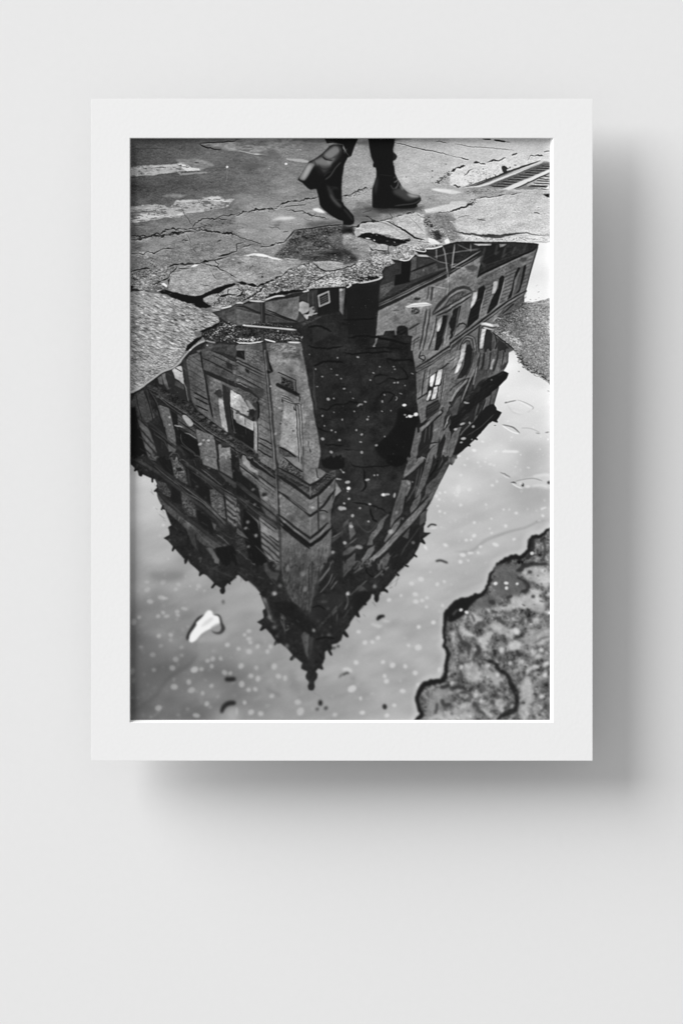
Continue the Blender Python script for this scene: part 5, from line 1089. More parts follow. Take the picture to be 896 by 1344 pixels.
flecks(P(None,'420 880 470 830 560 770 600 720 590 800 580 900 540 944 420 944'),80,.5,2.4,200,.45,.9,82)
flecks(P(None,'560 700 600 620 640 600 720 600 720 690 680 700 650 740 600 790 560 770'),150,.5,1.8,214,.5,.65,83)
flecks(P(None,'172 625 200 640 225 730 290 780 172 790'),36,.7,2.0,212,.5,.6,84)
flecks(P(None,'630 580 720 500 720 600 620 610'),30,.6,1.6,240,.5,.5,85)
flecks(P(None,'172 800 420 905 420 944 172 944'),30,2,4.5,170,.35,1.6,86)
flecks(P(None,'172 800 330 800 420 905 420 944 172 944'),50,2.5,8,115,.3,2.2,87)
# in the dark water: small dust
flecks(P(None,'400 440 540 460 545 540 530 640 500 690 440 690 420 600 405 500'),120,.3,.7,105,.5,.25,88)
flecks(P(None,'400 440 540 460 545 540 530 640 500 690 440 690 420 600 405 500'),14,.4,.8,150,.6,.35,89)
flecks(P(None,'230 560 350 560 420 700 520 640 560 600 500 780 420 840 350 780 280 740'),90,.6,1.9,115,.6,.7,90)
flecks(P(None,'454 380 496 380 494 460 454 460'),30,.3,.5,95,.8,.15,91)
flecks(P(None,'190 500 330 470 350 650 220 640'),70,.3,.9,130,.5,.35,92)
dots(C3,'255 187 10 6 308 135 7 6 425 135 9 5 435 156 10 5 582 193 13 4 230 248 8 7 460 268 9 8 432 270 12 6 520 293 6 6 348 372 7 7 330 427 7 12 484 361 15 4 186 430 14 6 85 401 9 4 125 55 14 7 10 320 12 7 402 505 6 5 205 578 10 10 213 555 6 6 112 668 9 9 157 705 11 10 148 768 11 8 157 855 13 12 280 796 13 9 350 722 7 6 95 511 7 6 520 540 10 8',168,.45,.8)
dots(C3,'612 536 20 14 562 552 20 11 535 558 8 5 515 458 18 11',228,.45)
L(C3,'560 552 600 545',1.5,210,soft=.4); L(C3,'320 505 335 515',2,110)
dots(C2,'772 408 16 12 818 402 8 6 725 742 15 13 797 853 14 12 867 752 11 10 724 548 9 8 800 670 9 8 833 685 7 6 722 218 10 5 666 155 6 8 880 235 8 5 615 32 5 5 845 205 12 5 798 155 8 3 740 632 7 6 850 60 8 6 680 302 12 3 820 518 5 5 890 580 7 9',172,.45,.8)
dots(D3,'38 210 24 12 46 262 19 15 40 288 7 6 5 128 9 8 263 152 8 7 290 150 8 6 205 190 22 9 342 316 24 14 372 312 22 9 432 320 10 20 10 430 18 14 80 492 14 14 142 428 10 9 68 582 16 14 225 395 12 9 50 350 12 10 10 388 10 9 214 540 10 9 15 720 16 14',176,.5,.9); dots(D3,'46 262 14 11 338 316 12 10',236,.4)
# named light flecks, lower left and centre
dots(E1,'282 154 26 20 410 172 20 19 580 187 22 18 148 218 28 18 145 153 20 14 172 317 26 22 270 285 36 17 282 411 17 17 240 441 18 17 312 441 24 14 400 402 19 18 460 378 28 15 405 432 20 14 345 598 20 18 248 607 18 17 35 490 22 26 262 690 18 17 436 704 17 15 194 765 24 22 387 803 24 22 438 770 17 16 822 682 19 19 360 875 26 20 545 890 32 24 655 815 18 18 698 800 22 20 765 797 18 17 690 862 18 18 388 215 18 16 80 450 16 16 95 700 18 14 300 290 24 12',186,.8,.66)
dots(G1,'543 412 30 24 360 398 22 22 386 324 22 21 520 583 30 24 243 732 30 24 648 697 21 22 688 547 18 18 498 515 22 22 604 406 18 18 204 412 20 16 20 425 22 30 375 555 28 26 614 608 18 18 560 795 30 20 820 202 18 20 798 435 24 22 846 440 18 16 240 128 14 14',184,.8,.64)
dots(G2,'318 384 24 26 123 462 20 22 354 466 24 22 182 486 22 24 45 532 26 26 516 683 26 24 538 762 32 34 124 768 24 24 70 687 18 17 160 575 20 18 104 580 18 20 168 395 18 20 40 380 24 24 106 150 22 18 118 182 18 16 288 216 20 18 262 258 18 18 108 258 26 22 106 86 20 18 70 118 16 16 180 215 18 22 20 235 18 18 828 790 20 18 410 482 20 22 205 780 26 20 300 630 24 18 650 80 14 14',194,.85,.68)
dots(G3,'184 182 19 20 246 178 17 17 294 143 19 19 632 224 28 28 416 374 24 24 110 350 20 21 365 508 21 22 350 464 17 17 335 346 17 17 634 538 19 19 76 572 36 30 162 772 22 18 606 438 20 22 522 382 18 18 500 590 26 18 430 710 18 16 368 795 20 18 550 206 14 14 635 50 16 14 760 12 16 14 808 410 16 20 838 140 12 34 130 92 18 16 148 652 14 16',216,.75,.72)
dots(E3,'655 130 28 19 576 167 19 18 792 172 18 17 606 256 23 18 612 318 22 20 386 304 18 18 836 352 15 14 705 286 15 14 664 308 17 16 487 267 13 12 700 362 14 13 850 150 14 14 758 495 17 17 636 532 16 14',216,.75,.72)
dots(D4,'93 151 14 12 72 272 20 38 165 272 20 15 357 236 14 12 396 204 12 10 92 402 14 12 206 550 14 12 204 660 20 16 558 470 14 13 780 492 14 12 470 578 16 14 384 735 28 16 540 690 14 12 138 697 14 13 90 880 18 16 108 822 28 15 175 805 28 9 238 803 13 11 340 58 16 11 372 68 13 10 298 38 12 9 126 66 14 8 552 80 9 7 236 44 12 7 256 77 8 6 148 12 10 8 180 695 12 10 258 752 14 12 352 638 11 9 335 600 9 8 350 517 9 9 660 88 16 6 452 440 10 10 500 440 8 8 304 398 10 9 155 868 9 10 786 430 26 8 60 322 16 10 40 302 10 8',222,.55,.88)
dots(D1,'283 570 13 12 122 188 14 9 206 422 10 8',216,.75,.72)
# dark flecks
L(E3,'290 470 305 445 345 440',4,40,smooth=1,soft=.7); L(E3,'300 460 320 445',4,34,soft=.6); F(E3,'240 500 330 520 300 540 250 520',205,smooth=1,soft=1.2,a=.7); L(E3,'330 480 400 485',3,205,soft=1.2,a=.7)
dots(G3,'350 722 20 22',48,.8); dots(G2,'706 690 20 26 680 742 14 12 752 734 18 16',62,1.1,.9); dots(G2,'706 690 12 18',38,.8); L(G2,'640 600 720 640 680 720',.1,90); dots(G2,'820 228 16 14 855 214 14 12',78,.8,.9)
L(G1,'812 490 845 492 880 490',6,42,smooth=1,soft=.9); L(G1,'770 775 790 725 830 695 890 690',[4,6,6.5,6],44,smooth=1,soft=.9); F(G1,'820 770 850 740 896 735 896 820 840 828',168,smooth=1,soft=1.6,a=.6); F(G2,'0 730 12 735 10 780 0 800',190,soft=1)
dots(E1,'786 320 12 14',84,1.0,.9); L(E1,'786 300 788 345',1.4,110,soft=.8)
L(G3,'0 455 30 438 45 440',3,84,smooth=1,soft=.8); L(G3,'0 410 40 405 70 425',4,205,smooth=1,soft=1); dots(G3,'85 486 22 12',120,1.6,.6); L(G2,'860 480 896 440',3,96,soft=1)
# shade lines of the sky reflection, lower left
F(E1,'190 70 400 60 470 90 400 150 230 140 180 110',122,smooth=1,soft=3,a=.6); F(E1,'120 20 500 50 480 30 200 0',150,smooth=1,soft=3,a=.4)
F(G1,'60 100 500 240 570 270 480 390 330 470 240 590 100 690 8 760 8 200',100,smooth=1,soft=4,a=.38)
L(G1,'570 280 500 370 400 430 330 480 260 570 210 640 60 740 8 780',[2,4,4,3,3,4,6],88,smooth=1,soft=1.6,a=.6)
L(D1,'40 820 200 780 330 740',5,158,smooth=1,soft=3,a=.5); L(G2,'250 570 370 630',4,112,smooth=1,soft=2,a=.6); L(G2,'0 540 100 400 250 420',4,125,smooth=1,soft=3,a=.4)
# the white chip
ID_CHIP = reg('paint_chip','white chip floating at the lower left of the puddle')
L(E1,'485 640 500 590 540 520 580 460 640 425',[5,5,4.5,3.5,2],50,smooth=1,soft=.8); L(E1,'700 430 750 440 770 500 785 545 760 580 720 580 690 562',[2,3,3.5,5.5,4,3,2],58,smooth=1,soft=.8)
F(E1,'560 660 640 590 760 600 800 580 830 600 780 650 640 660',170,smooth=1,soft=2.5,a=.6)
F(E1,'500 640 510 590 560 520 560 495 600 460 640 410 660 392 690 398 705 430 745 442 757 480 750 510 680 545 610 585 560 640 530 660 508 658',240,smooth=1,soft=.6,tid=ID_CHIP)
F(E1,'600 530 640 480 690 450 700 470 650 510',205,smooth=1,soft=1,a=.8); F(E1,'690 530 755 500 760 560 720 575 690 556',150,smooth=1,soft=1,a=.7)
# mud bank bottom right
ID_MUD = reg('mud_bank','mottled mud bank with a dark wet edge, bottom right of the puddle')
mud = J((D4,'842 590 800 620 740 660 690 655 650 700 655 770 590 830 500 840 400 896'),(E4,'400 0 350 90 320 190 260 250 100 300 0 400'),(E3,'896 390 860 470 855 620 840 690'),(G3,'868 230 860 380 810 490 720 505 650 560 625 680 640 780 600 840'),(None,'545 952 730 952 730 690'))
L(None,mud[:-3],13,212,smooth=1,soft=2,a=.5,taper=False)
mudtex = 108+22*noise(5,1,1,51,rot=.5)+17*noise(2.2,1,1,52)+16*noise(11,1,1,53)+9*noise(1.2,1,1,54)
F(None,mud,mudtex,rough=.35,soft=.6,tid=ID_MUD)
L(None,mud[:-3]+np.array([1.6,1.6]),[2.5,5,4,6.5,3.5,4,7,12,4.5,3.5,4.5,5.5,7,5,4.5],32,smooth=1,rough=1.1,soft=.8,taper=False)
F(E4,'0 400 100 310 250 270 170 360 120 430 0 490',32,smooth=1,soft=.6); F(E4,'20 420 60 380 70 390 30 440',90,soft=.8,a=.7)
F(E4,'380 20 540 0 600 40 560 100 640 180 600 240 500 300 400 240 350 200 380 120',98,smooth=1,soft=1.4,a=.85,tex='fine')
F(E4,'380 240 460 220 430 300 300 380 180 370 240 300',104,smooth=1,soft=1.5,a=.7)
for s,v in (('600 70 640 30 760 20 836 50 836 180 780 200 700 160 640 120',192),('500 340 520 290 640 250 700 240 780 320 800 400 836 430 700 400 600 370 460 390 380 360',196),('170 430 200 420 290 460 240 500 200 480',212),('320 520 420 500 520 560 520 620 440 600 360 560',190),
  ('80 555 120 540 180 580 280 600 340 580 350 640 300 700 330 730 280 720 220 640 120 600',208),('530 550 570 550 580 600 540 590',214),('490 680 560 640 600 660 590 720 520 730',208),('670 730 710 720 770 770 740 810 700 790',206),('560 640 700 560 836 540 836 640 700 700 620 660',168),('700 440 750 470 740 510 690 470',200),('660 210 740 230 750 255 680 240',222)):
    F(E4,s,mudtex*.25+v*.9-10,smooth=1,rough=1.1,soft=1.5,a=.85)
for s,v in (('630 480 660 450 690 500 700 640 660 690 620 640 600 560',196),('130 380 230 350 260 430 240 520 180 530 120 480',190),('610 700 660 660 690 700 640 830 590 780',190),('270 370 340 380 420 450 450 520 400 560 300 470',178),('0 740 160 700 200 780 180 840 0 840',180),('380 690 440 660 480 760 440 780',186),('270 740 330 760 370 820 300 800',186)):
    F(G4,s,mudtex*.25+v*.9-10,smooth=1,rough=1.1,soft=1.6,a=.8)
F(G3,'700 720 760 600 820 560 896 590 896 700 820 740 770 780 700 830',150,smooth=1,soft=1.6,a=.7); F(G3,'700 830 800 780 896 760 896 830',190,smooth=1,soft=1.5,a=.7)
for t,s,w,v in ((G4,'250 320 320 330 390 360 410 400 480 460 520 540 560 620 565 700 540 750 500 770 440 800 400 830',[2,4,5,5,5,6,7,6,5,8,8,8],30),(G4,'0 560 100 560 160 590 205 545',[5,5,4,3],50),(G4,'60 70 100 170 155 210 155 320',[2,4,5,3],66),(G4,'200 290 240 260 245 230 220 200',[3,6,6,3],56),(G4,'90 420 105 480',3.4,66),(G4,'560 250 590 300',4,48),(G4,'60 620 120 600 180 620',3,66),(G4,'200 680 240 740 300 800',4,70),(G4,'330 400 370 430',3,86),
  (E4,'560 110 640 150 665 190 640 230 590 240',[2,3,4,5,4],46),(E4,'836 0 640 10 600 50 560 60',[3,4,6,7],42),(E4,'400 460 450 500',4,50),(E4,'480 290 520 270',4,50),(E4,'200 550 250 500 280 510 270 570',[3,4,3,3],80),(E4,'340 320 370 330',6,50),(E4,'180 420 210 490',3,76),(E4,'440 350 480 350',3,74),(E4,'350 400 400 410',3,66),(E4,'700 600 780 560 836 540',2,130),(E4,'460 510 400 460',2,90),
  (G3,'820 560 896 540',5,44),(G3,'770 780 790 740 790 690',4,70),(G3,'830 660 850 710 896 700',5,58),(G3,'700 600 720 640',3,90),(G4,'640 330 700 300 760 250',2,110),(G4,'700 190 780 150 836 130',3,110),(D4,'760 680 790 720 800 800 770 880',3,66),(D4,'700 680 690 780 640 860',6,40)):
    L(t,s,w,v,smooth=1,rough=.4,soft=.8,a=.85)
dots(G4,'672 68 1 1',50,.5); dots(E4,'672 70 20 16 700 275 18 14 760 270 10 14 650 90 6 6 740 100 8 6 770 170 8 8 800 60 8 6',56,.7,.85)
dots(G4,'365 562 20 16 255 585 22 22 430 530 12 22 360 680 20 22 155 665 22 18 410 640 14 12 300 650 16 14 85 690 20 14 470 740 20 26 215 700 22 24 330 490 12 10',70,.9,.75)
r9 = np.random.default_rng(5)
for _ in range(150):
    x, y = r9.uniform(560,722), r9.uniform(800,944)
    if x-545 < (900-y)*.0+30 and y < 880: continue
    put(mask_poly(np.c_[x+r9.uniform(.8,2.4)*np.cos(np.linspace(0,6,9)), y+r9.uniform(.8,2.4)*np.sin(np.linspace(0,6,9))],.7), (60,205)[r9.integers(2)], r9.uniform(.15,.5)*(1 if x>592 else 0))
for _ in range(110):
    x, y = r9.uniform(592,722), r9.uniform(760,944)
    if y < 860-(x-592)*.9: continue
    th_ = np.linspace(0, 6, 8); ra = r9.uniform(.5,2.0)
    put(mask_poly(np.c_[x+ra*1.4*np.cos(th_), y+ra*.8*np.sin(th_+r9.uniform(0,1))],.5), (42,60,222)[r9.integers(3)], r9.uniform(.3,.8))
dots(E4,'384 166 17 15 474 163 18 14 476 204 15 14 94 388 15 14 141 408 18 14 566 168 12 12',224,.5); dots(G4,'262 678 16 16 508 356 18 18 125 118 1 1 770 245 22 18 812 360 26 18 722 385 32 18 434 245 22 26 772 636 24 22 800 455 24 22 98 388 18 18 22 520 16 14 768 730 14 14 560 85 26 30 400 455 22 18',218,.9,.85); dots(D4,'690 808 17 14',214,.5)
dots(G4,'836 440 10 26 300 122 1 1',60,.8); dots(E4,'836 412 16 14',226,.8)
TEXM = TEX

# ---- soft focus: the foreground of the picture falls out of focus -----------------
ramp = np.clip((np.arange(H)/S+Y0-560)/300, 0, 1)[:,None].astype(np.float32)
img = img*(1-ramp)+blur(img, .62)*ramp
# mild sharpening of the upper part, as in the print
b = blur(img, .8); img = img+(img-b)*(.45*(1-ramp))

# ---- the walker -------------------------------------------------------------------
ID_TR = [reg('trouser_leg','dark trouser leg above the lifted boot'), reg('trouser_leg','dark trouser leg above the standing boot')]
ID_BT = [reg('boot','lifted shiny black ankle boot with its block heel turned up, sole leaving the ground'), reg('boot','black ankle boot standing flat on the pavement, toe to the right')]
# rear leg, lifted boot (heel up to the left)
F(None,J((A2,'740 4 760 50 810 45 896 60'),(A3,'30 130 60 165 70 155 95 80 130 4')),26,smooth=0,soft=.3,tid=ID_TR[0])
L(A2,'760 30 820 40 880 62',1.0,60,soft=.3)
bootL = J((A2,'820 58 780 70 720 135 655 180 612 200 565 275 520 345 518 358 560 385 600 425 628 440 660 430 672 432 690 500 700 560 730 600 800 655 860 690 896 700'),(A3,'0 735 60 738 90 725 95 700 90 660 50 610 10 570 0 545'),(A2,'888 540 884 420 890 330'),(A3,'0 300 10 230 40 170 60 160 30 130 0 90'),(A2,'896 60 850 58'))
F(None,bootL,25,soft=.35,rough=.05,tid=ID_BT[0])
F(A2,'800 72 860 66 884 100 860 170 800 240 740 300 690 300 660 230 625 210 700 160',78,smooth=1,soft=1.8,a=.7)
F(A2,'815 78 850 80 870 110 820 160 790 175 760 165 740 140',142,smooth=1,soft=1.2,a=.8); F(A2,'640 205 720 165 780 180 800 220 760 240 700 230',132,smooth=1,soft=1.6,a=.8)
F(A2,'760 190 830 170 800 215 780 230',150,smooth=1,soft=1.0,a=.5)
F(A2,'725 155 760 180 810 190 790 196 740 186',28,smooth=1,soft=.5,a=.9); F(A2,'800 230 850 190 896 160 896 190 820 260',28,smooth=1,soft=.8,a=.8)
F(A2,'610 215 655 225 640 260 585 350 560 360 530 340 570 270',134,smooth=1,soft=.8,a=.95); F(A2,'600 240 630 245 580 330 555 340',176,smooth=1,soft=.9,a=.8)
F(A2,'640 270 690 240 740 330 700 420 640 430 570 380 610 330',26,soft=1.2,a=.8,smooth=1)
L(A2,'600 202 660 172 720 128 790 66',.7,150,soft=.25,a=.8); L(A2,'612 212 680 175 730 140',.8,40,soft=.3)
L(A2,'745 355 790 320 830 260 880 205',1.0,92,smooth=1,soft=.3,a=.85); L(A2,'755 360 800 325 840 265',.8,30,smooth=1)
F(A2,'760 400 800 440 820 490 850 540 884 590 840 570 790 500',58,smooth=1,soft=1.2,a=.8); L(A2,'790 480 815 520 850 555 880 580',1.8,104,smooth=1,soft=.9,a=.7); L(A2,'800 440 820 425 860 430',1.5,60,smooth=1,soft=.9,a=.7)
L(A3,'5 125 20 105 34 95',1.2,110,soft=.4); L(A3,'8 138 32 112',.6,90)
L(A2,'700 560 740 610 820 665 896 700',1.1,14,smooth=1,soft=.2); L(A3,'0 600 50 650 80 700',1,50,smooth=1,soft=.5)
F(A3,'10 590 60 640 80 690 60 680 20 630',44,smooth=1,soft=.9,a=.7)
for s_,w_,v_ in (('700 150 740 175 790 178 830 160',.8,40),('690 225 720 262 770 262 830 232',.8,34),('735 330 760 300 800 285',.7,60),('860 80 868 130 850 180',.8,34),('650 190 668 225 660 262',.9,40),('770 420 800 415 850 422',.9,46),('790 500 830 520 880 525',.7,60),('700 585 760 640 840 680',.7,48)):
    L(A2,s_,w_,v_,smooth=1,soft=.45,a=.7)
# front leg
F(A3,'210 4 436 4 432 50 420 100 425 130 448 150 452 165 440 180 420 200 425 240 432 290 290 300 275 255 252 248 250 230 256 210 238 170 222 90',26,soft=.3,tid=ID_TR[1])
F(A3,'276 255 430 235 436 300 458 350 478 380 500 425 540 460 580 478 640 485 655 512 655 530 620 560 628 580 600 595 520 600 400 597 330 600 260 592 246 585 246 430 262 385 278 330 280 290',26,smooth=0,rough=.05,soft=.35,tid=ID_BT[1])
F(A3,'425 440 500 425 550 460 600 485 640 492 600 520 540 530 480 500 430 470',82,smooth=1,soft=1.5,a=.7); F(A3,'540 470 600 482 640 486 630 502 570 500',178,smooth=1,soft=.9,a=.85); F(A3,'470 395 500 420 510 440 490 435',125,smooth=1,soft=.8,a=.8)
L(A3,'440 430 460 400 464 370',1.6,104,smooth=1,soft=.5,a=.85); L(A3,'428 378 455 362 460 350',1.4,125,smooth=1,soft=.5,a=.8); L(A3,'425 345 440 330 455 345',1,70,smooth=1,soft=.4); L(A3,'400 400 420 430 440 425',1.2,66,smooth=1,soft=.5)
F(A3,'262 400 275 350 290 330 290 400 270 480',62,smooth=1,soft=1.3,a=.7); L(A3,'300 310 360 318 420 322',.6,50,a=.7)
L(A3,'655 515 610 548 560 560 500 566 430 575',1.0,92,smooth=1,soft=.3,a=.75); L(A3,'655 525 615 562 540 575 420 590',1.2,20,smooth=1)
L(A3,'250 440 248 585',.9,44,soft=.3); F(A3,'424 130 450 150 446 180 425 190',36,smooth=1,soft=.5)
F(A3,'246 592 640 598 600 612 300 612',36,soft=1.0,a=.5)
# film grain and final range of the print
img += 2.4*rng.normal(size=img.shape).astype(np.float32)
img = np.clip(img, 22, 246)
# lighting and paper constants
WALL_A, MAT_A, PRINT_G = .83, .905, 1.07
HF, GX, GY = 75.0, -6.0, -4.0
AMB, TX, TY, LSIZE, LPOW = .452, 1.85, 1.33, 23.5, 13050

# =====================================================================
# 4. The scene: a matted print mounted proud of a pale wall
# =====================================================================
U = 0.0006                              # metres per picture unit
DCAM = 2.4                              # camera distance from the wall
scene = bpy.context.scene
COL = scene.collection

def wx(px, h): return (px-448.0)*U*(DCAM-h*U)/DCAM
def wz(py, h): return (672.0-py)*U*(DCAM-h*U)/DCAM
# the board hangs a touch out of parallel with the wall: its left and top edges stand
# a few millimetres farther out (planar tilt, sizes corrected for the distance)
def out(px, py, h): return h+GX*(px-448.5)/328.5+GY*(py-564)/434.7
def at(px, py, h):
    q = out(px, py, h); return (wx(px, q), -q*U, wz(py, q))
H_FRONT, H_BACK, DEPTH = HF, HF-12.0, 7.0
H_PRINT = H_FRONT-DEPTH

def mat(name, build):
    m = bpy.data.materials.new(name); m.use_nodes = True
    nt = m.node_tree; b = nt.nodes['Principled BSDF']
    build(nt, b); return m

def paper(base, spread, bump, scale):
    def f(nt, b):
        tc = nt.nodes.new('ShaderNodeTexCoord'); n = nt.nodes.new('ShaderNodeTexNoise')
        n.inputs['Scale'].default_value = scale; n.inputs['Detail'].default_value = 5
        nt.links.new(tc.outputs['Object'], n.inputs['Vector'])
        r = nt.nodes.new('ShaderNodeValToRGB')
        r.color_ramp.elements[0].position = .3; r.color_ramp.elements[1].position = .7
        r.color_ramp.elements[0].color = (base-spread,)*3+(1,); r.color_ramp.elements[1].color = (base+spread,)*3+(1,)
        nt.links.new(n.outputs['Fac'], r.inputs['Fac']); nt.links.new(r.outputs['Color'], b.inputs['Base Color'])
        bp = nt.nodes.new('ShaderNodeBump'); bp.inputs['Strength'].default_value = bump; bp.inputs['Distance'].default_value = .0003
        nt.links.new(n.outputs['Fac'], bp.inputs['Height']); nt.links.new(bp.outputs['Normal'], b.inputs['Normal'])
        b.inputs['Roughness'].default_value = .95; b.inputs['Specular IOR Level'].default_value = .0
    return f
M_WALL = mat('matte_wall_paint', paper(WALL_A, .004, .05, 160))
M_MAT = mat('white_mat_card', paper(MAT_A, .006, .25, 420))
M_CORE = mat('white_card_core', paper(.90, .004, .0, 300))
M_BACK = mat('grey_backing_card', paper(.55, .02, .1, 200))
def ink(nt, b):
    a = nt.nodes.new('ShaderNodeAttribute'); a.attribute_name = 'ink'
    nt.links.new(a.outputs['Color'], b.inputs['Base Color'])
    b.inputs['Roughness'].default_value = .9; b.inputs['Specular IOR Level'].default_value = 0.0
M_INK = mat('printed_ink', ink)

def link(name, me, m, parent=None, label=None):
    o = bpy.data.objects.new(name, me); COL.objects.link(o)
    if m: me.materials.append(m)
    if parent: o.parent = parent
    if label: o['label'] = label
    return o

def from_bm(name, bm, m, parent=None, label=None, bevel=0):
    me = bpy.data.meshes.new(name)
    bmesh.ops.recalc_face_normals(bm, faces=bm.faces)
    bm.to_mesh(me); bm.free()
    o = link(name, me, m, parent, label)
    if bevel:
        md = o.modifiers.new('edge', 'BEVEL'); md.width = bevel; md.segments = 2; md.limit_method = 'ANGLE'
    return o

# the wall, with real thickness, running well past the frame
bm = bmesh.new()
bmesh.ops.create_cube(bm, size=1.0)
for v in bm.verts: v.co = (v.co.x*9, v.co.y*.12+.06, v.co.z*7)
w = from_bm('wall', bm, M_WALL); w['kind'] = 'structure'

root = bpy.data.objects.new('matted_print', None); COL.objects.link(root)
root.empty_display_size = .1
root['label'] = 'white matted black and white street photograph held off the pale wall, casting a soft shadow'
root['category'] = 'picture'
BX, _, BZ = at(448.5, 998, HF)
root.location = (BX, 0, BZ)
def local(o): o.location = (-BX, 0, -BZ); return o

# mat board: a ring with a cut window
def ring(outer, inner, hf, hb):
    bm = bmesh.new()
    def rect(r, h): return [bm.verts.new(at(x, y, h)) for x, y in ((r[0],r[1]),(r[2],r[1]),(r[2],r[3]),(r[0],r[3]))]
    of, inf, ob, inb = rect(outer, hf), rect(inner, hf), rect(outer, hb), rect(inner, hb)
    for i in range(4):
        j = (i+1) % 4
        bm.faces.new((of[i], of[j], inf[j], inf[i])); bm.faces.new((ob[i], ob[j], inb[j], inb[i]))
        bm.faces.new((of[i], of[j], ob[j], ob[i])); bm.faces.new((inf[i], inf[j], inb[j], inb[i]))
    return bm
OUT = (120, 129.3, 777.3, 998.7)
WIN_O = (170.2, 180.4, 726.0, 948.6)     # where the bevel meets the face
WIN_I = (171.2, 181.4, 721.4, 945.2)     # where it meets the print
mb = local(from_bm('mat_board', ring(OUT, WIN_O, H_FRONT, H_PRINT-2.2), M_MAT, root, 'broad white window mat round the photograph', bevel=.0001))
# bevelled core showing in the window cut
bm = bmesh.new()
a = [bm.verts.new(at(x, y, H_FRONT-.15)) for x, y in ((WIN_O[0],WIN_O[1]),(WIN_O[2],WIN_O[1]),(WIN_O[2],WIN_O[3]),(WIN_O[0],WIN_O[3]))]
b_ = [bm.verts.new(at(x, y, H_PRINT+.3)) for x, y in ((WIN_I[0],WIN_I[1]),(WIN_I[2],WIN_I[1]),(WIN_I[2],WIN_I[3]),(WIN_I[0],WIN_I[3]))]
c = [bm.verts.new(at(x, y, H_PRINT+.3)) for x, y in ((WIN_O[0],WIN_O[1]),(WIN_O[2],WIN_O[1]),(WIN_O[2],WIN_O[3]),(WIN_O[0],WIN_O[3]))]
for i in range(4):
    j = (i+1) % 4
    bm.faces.new((a[i], a[j], b_[j], b_[i])); bm.faces.new((b_[i], b_[j], c[j], c[i])); bm.faces.new((c[i], c[j], a[j], a[i]))
wb = from_bm('window_bevel', bm, M_CORE, mb, 'thin white bevel cut round the window of the mat')

# backing board and the block that holds it off the wall
def slab_box(x0, y0, x1, y1, h0, h1, wall_side=False):
    bm = bmesh.new(); bmesh.ops.create_cube(bm, size=1.0)
    for v in bm.verts:
        px = x0 if v.co.x < 0 else x1; py = y1 if v.co.z < 0 else y0
        if v.co.y >= 0 and wall_side: v.co = (wx(px, h1), -h0*U, wz(py, h1))
        else: v.co = at(px, py, h1 if v.co.y < 0 else h0)
    return bm
local(from_bm('backing_board', slab_box(121, 130.3, 776.3, 997.7, H_BACK, H_PRINT-2.6), M_BACK, root))
local(from_bm('hanging_block', slab_box(300, 320, 600, 800, 0.5, H_BACK-1.5, True), M_BACK, root))

# the photograph: sheet of paper with its printed areas on it
ph = local(from_bm('photograph', slab_box(X0-4, Y0-4, X1+4, Y1+4, H_PRINT-1.6, H_PRINT-1.0), M_CORE, root, 'black and white photograph of a corner building mirrored in a street puddle as someone walks past'))
K = 2
hh, ww = H//K, W//K
g = img[:hh*K, :ww*K].reshape(hh, K, ww, K).mean((1, 3))
gid = ids[:hh*K:K, :ww*K:K][:hh, :ww]
gp = np.pad(g, 1, mode='edge')
vg = (gp[:-1,:-1]+gp[1:,:-1]+gp[:-1,1:]+gp[1:,1:])/4
vg = vg*1.0
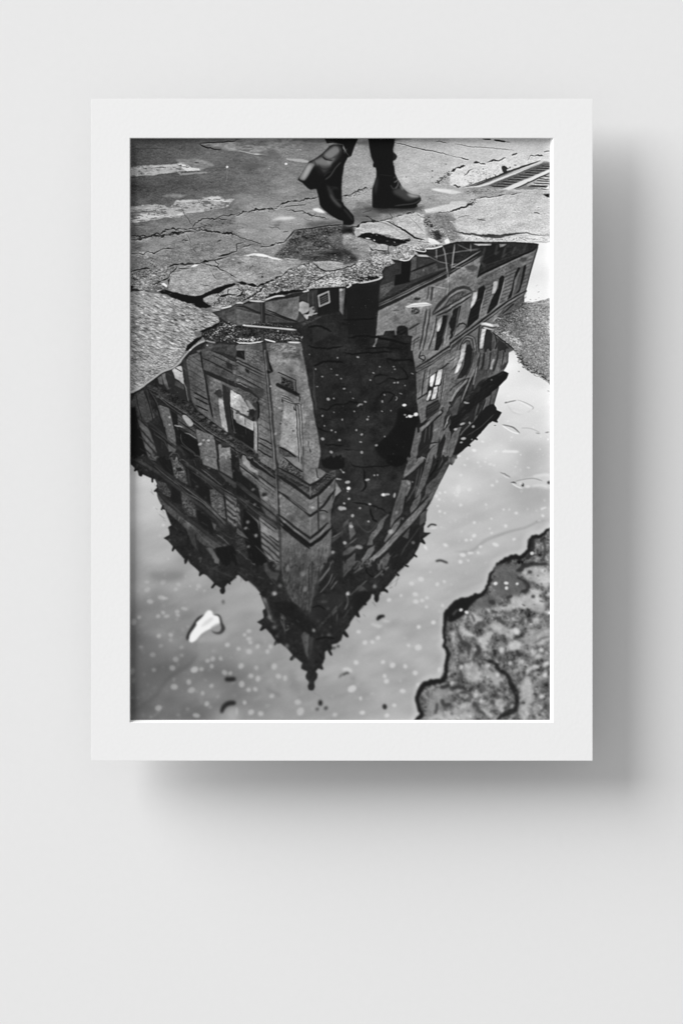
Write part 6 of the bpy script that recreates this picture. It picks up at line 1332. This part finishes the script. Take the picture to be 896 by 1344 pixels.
# unsharp to undo the corner averaging
vp = np.pad(vg, 1, mode='edge'); vb = (vp[:-2,1:-1]+vp[2:,1:-1]+vp[1:-1,:-2]+vp[1:-1,2:])/4
vg = np.clip(vg+(vg-vb)*.8, 18, 248)/255.0
lin = np.where(vg <= .04045, vg/12.92, ((vg+.055)/1.055)**2.4)*PRINT_G
gpx = X0+np.arange(ww+1)*K/S; gpy = Y0+np.arange(hh+1)*K/S
for k, (name, label) in KIND.items():
    cy, cx = np.nonzero(gid == k)
    if len(cy) == 0: continue
    v = np.stack([cy*(ww+1)+cx, (cy+1)*(ww+1)+cx, (cy+1)*(ww+1)+cx+1, cy*(ww+1)+cx+1], 1)
    uq, inv = np.unique(v.ravel(), return_inverse=True)
    vy, vx = np.divmod(uq, ww+1)
    co = np.empty((len(uq), 3), np.float32); ax_, ay_, az_ = at(gpx[vx], gpy[vy], H_PRINT); co[:,0] = ax_; co[:,1] = ay_; co[:,2] = az_
    me = bpy.data.meshes.new(name); n = len(cy)
    me.vertices.add(len(uq)); me.vertices.foreach_set('co', co.ravel())
    me.loops.add(4*n); me.loops.foreach_set('vertex_index', inv.astype(np.int32).ravel())
    me.polygons.add(n); me.polygons.foreach_set('loop_start', np.arange(0, 4*n, 4, dtype=np.int32))
    atr = me.attributes.new('ink', 'FLOAT_COLOR', 'POINT')
    cl = np.ones((len(uq), 4), np.float32); cl[:,:3] = lin[vy, vx][:,None]
    atr.data.foreach_set('color', cl.ravel())
    me.update(calc_edges=True)
    link(name, me, M_INK, ph, label)

# ---- light: one broad soft lamp from the upper left, and the room's ambient --------
world = bpy.data.worlds.new('World'); scene.world = world; world.use_nodes = True
bg = world.node_tree.nodes['Background']
bg.inputs['Color'].default_value = (1, 1, 1, 1); bg.inputs['Strength'].default_value = AMB
from mathutils import Vector
d = Vector((-TX, -1.0, TY)).normalized()
ld = bpy.data.lights.new('studio_lamp', 'AREA'); ld.shape = 'DISK'; ld.size = LSIZE; ld.energy = LPOW
lo = bpy.data.objects.new('studio_lamp', ld); COL.objects.link(lo)
lo.location = d*30; lo.rotation_euler = (-d).to_track_quat('-Z', 'Y').to_euler()

cam = bpy.data.cameras.new('camera'); co_ = bpy.data.objects.new('camera', cam); COL.objects.link(co_)
co_.location = (0, -DCAM, 0); co_.rotation_euler = (math.pi/2, 0, 0)
cam.sensor_fit = 'HORIZONTAL'; cam.sensor_width = 36; cam.lens = 36*DCAM/(896*U); cam.clip_end = 100; cam.clip_start = .05
scene.camera = co_
scene.render.engine = 'CYCLES'
scene.view_settings.view_transform = 'Standard'; scene.view_settings.look = 'None'
scene.view_settings.exposure = 0; scene.view_settings.gamma = 1
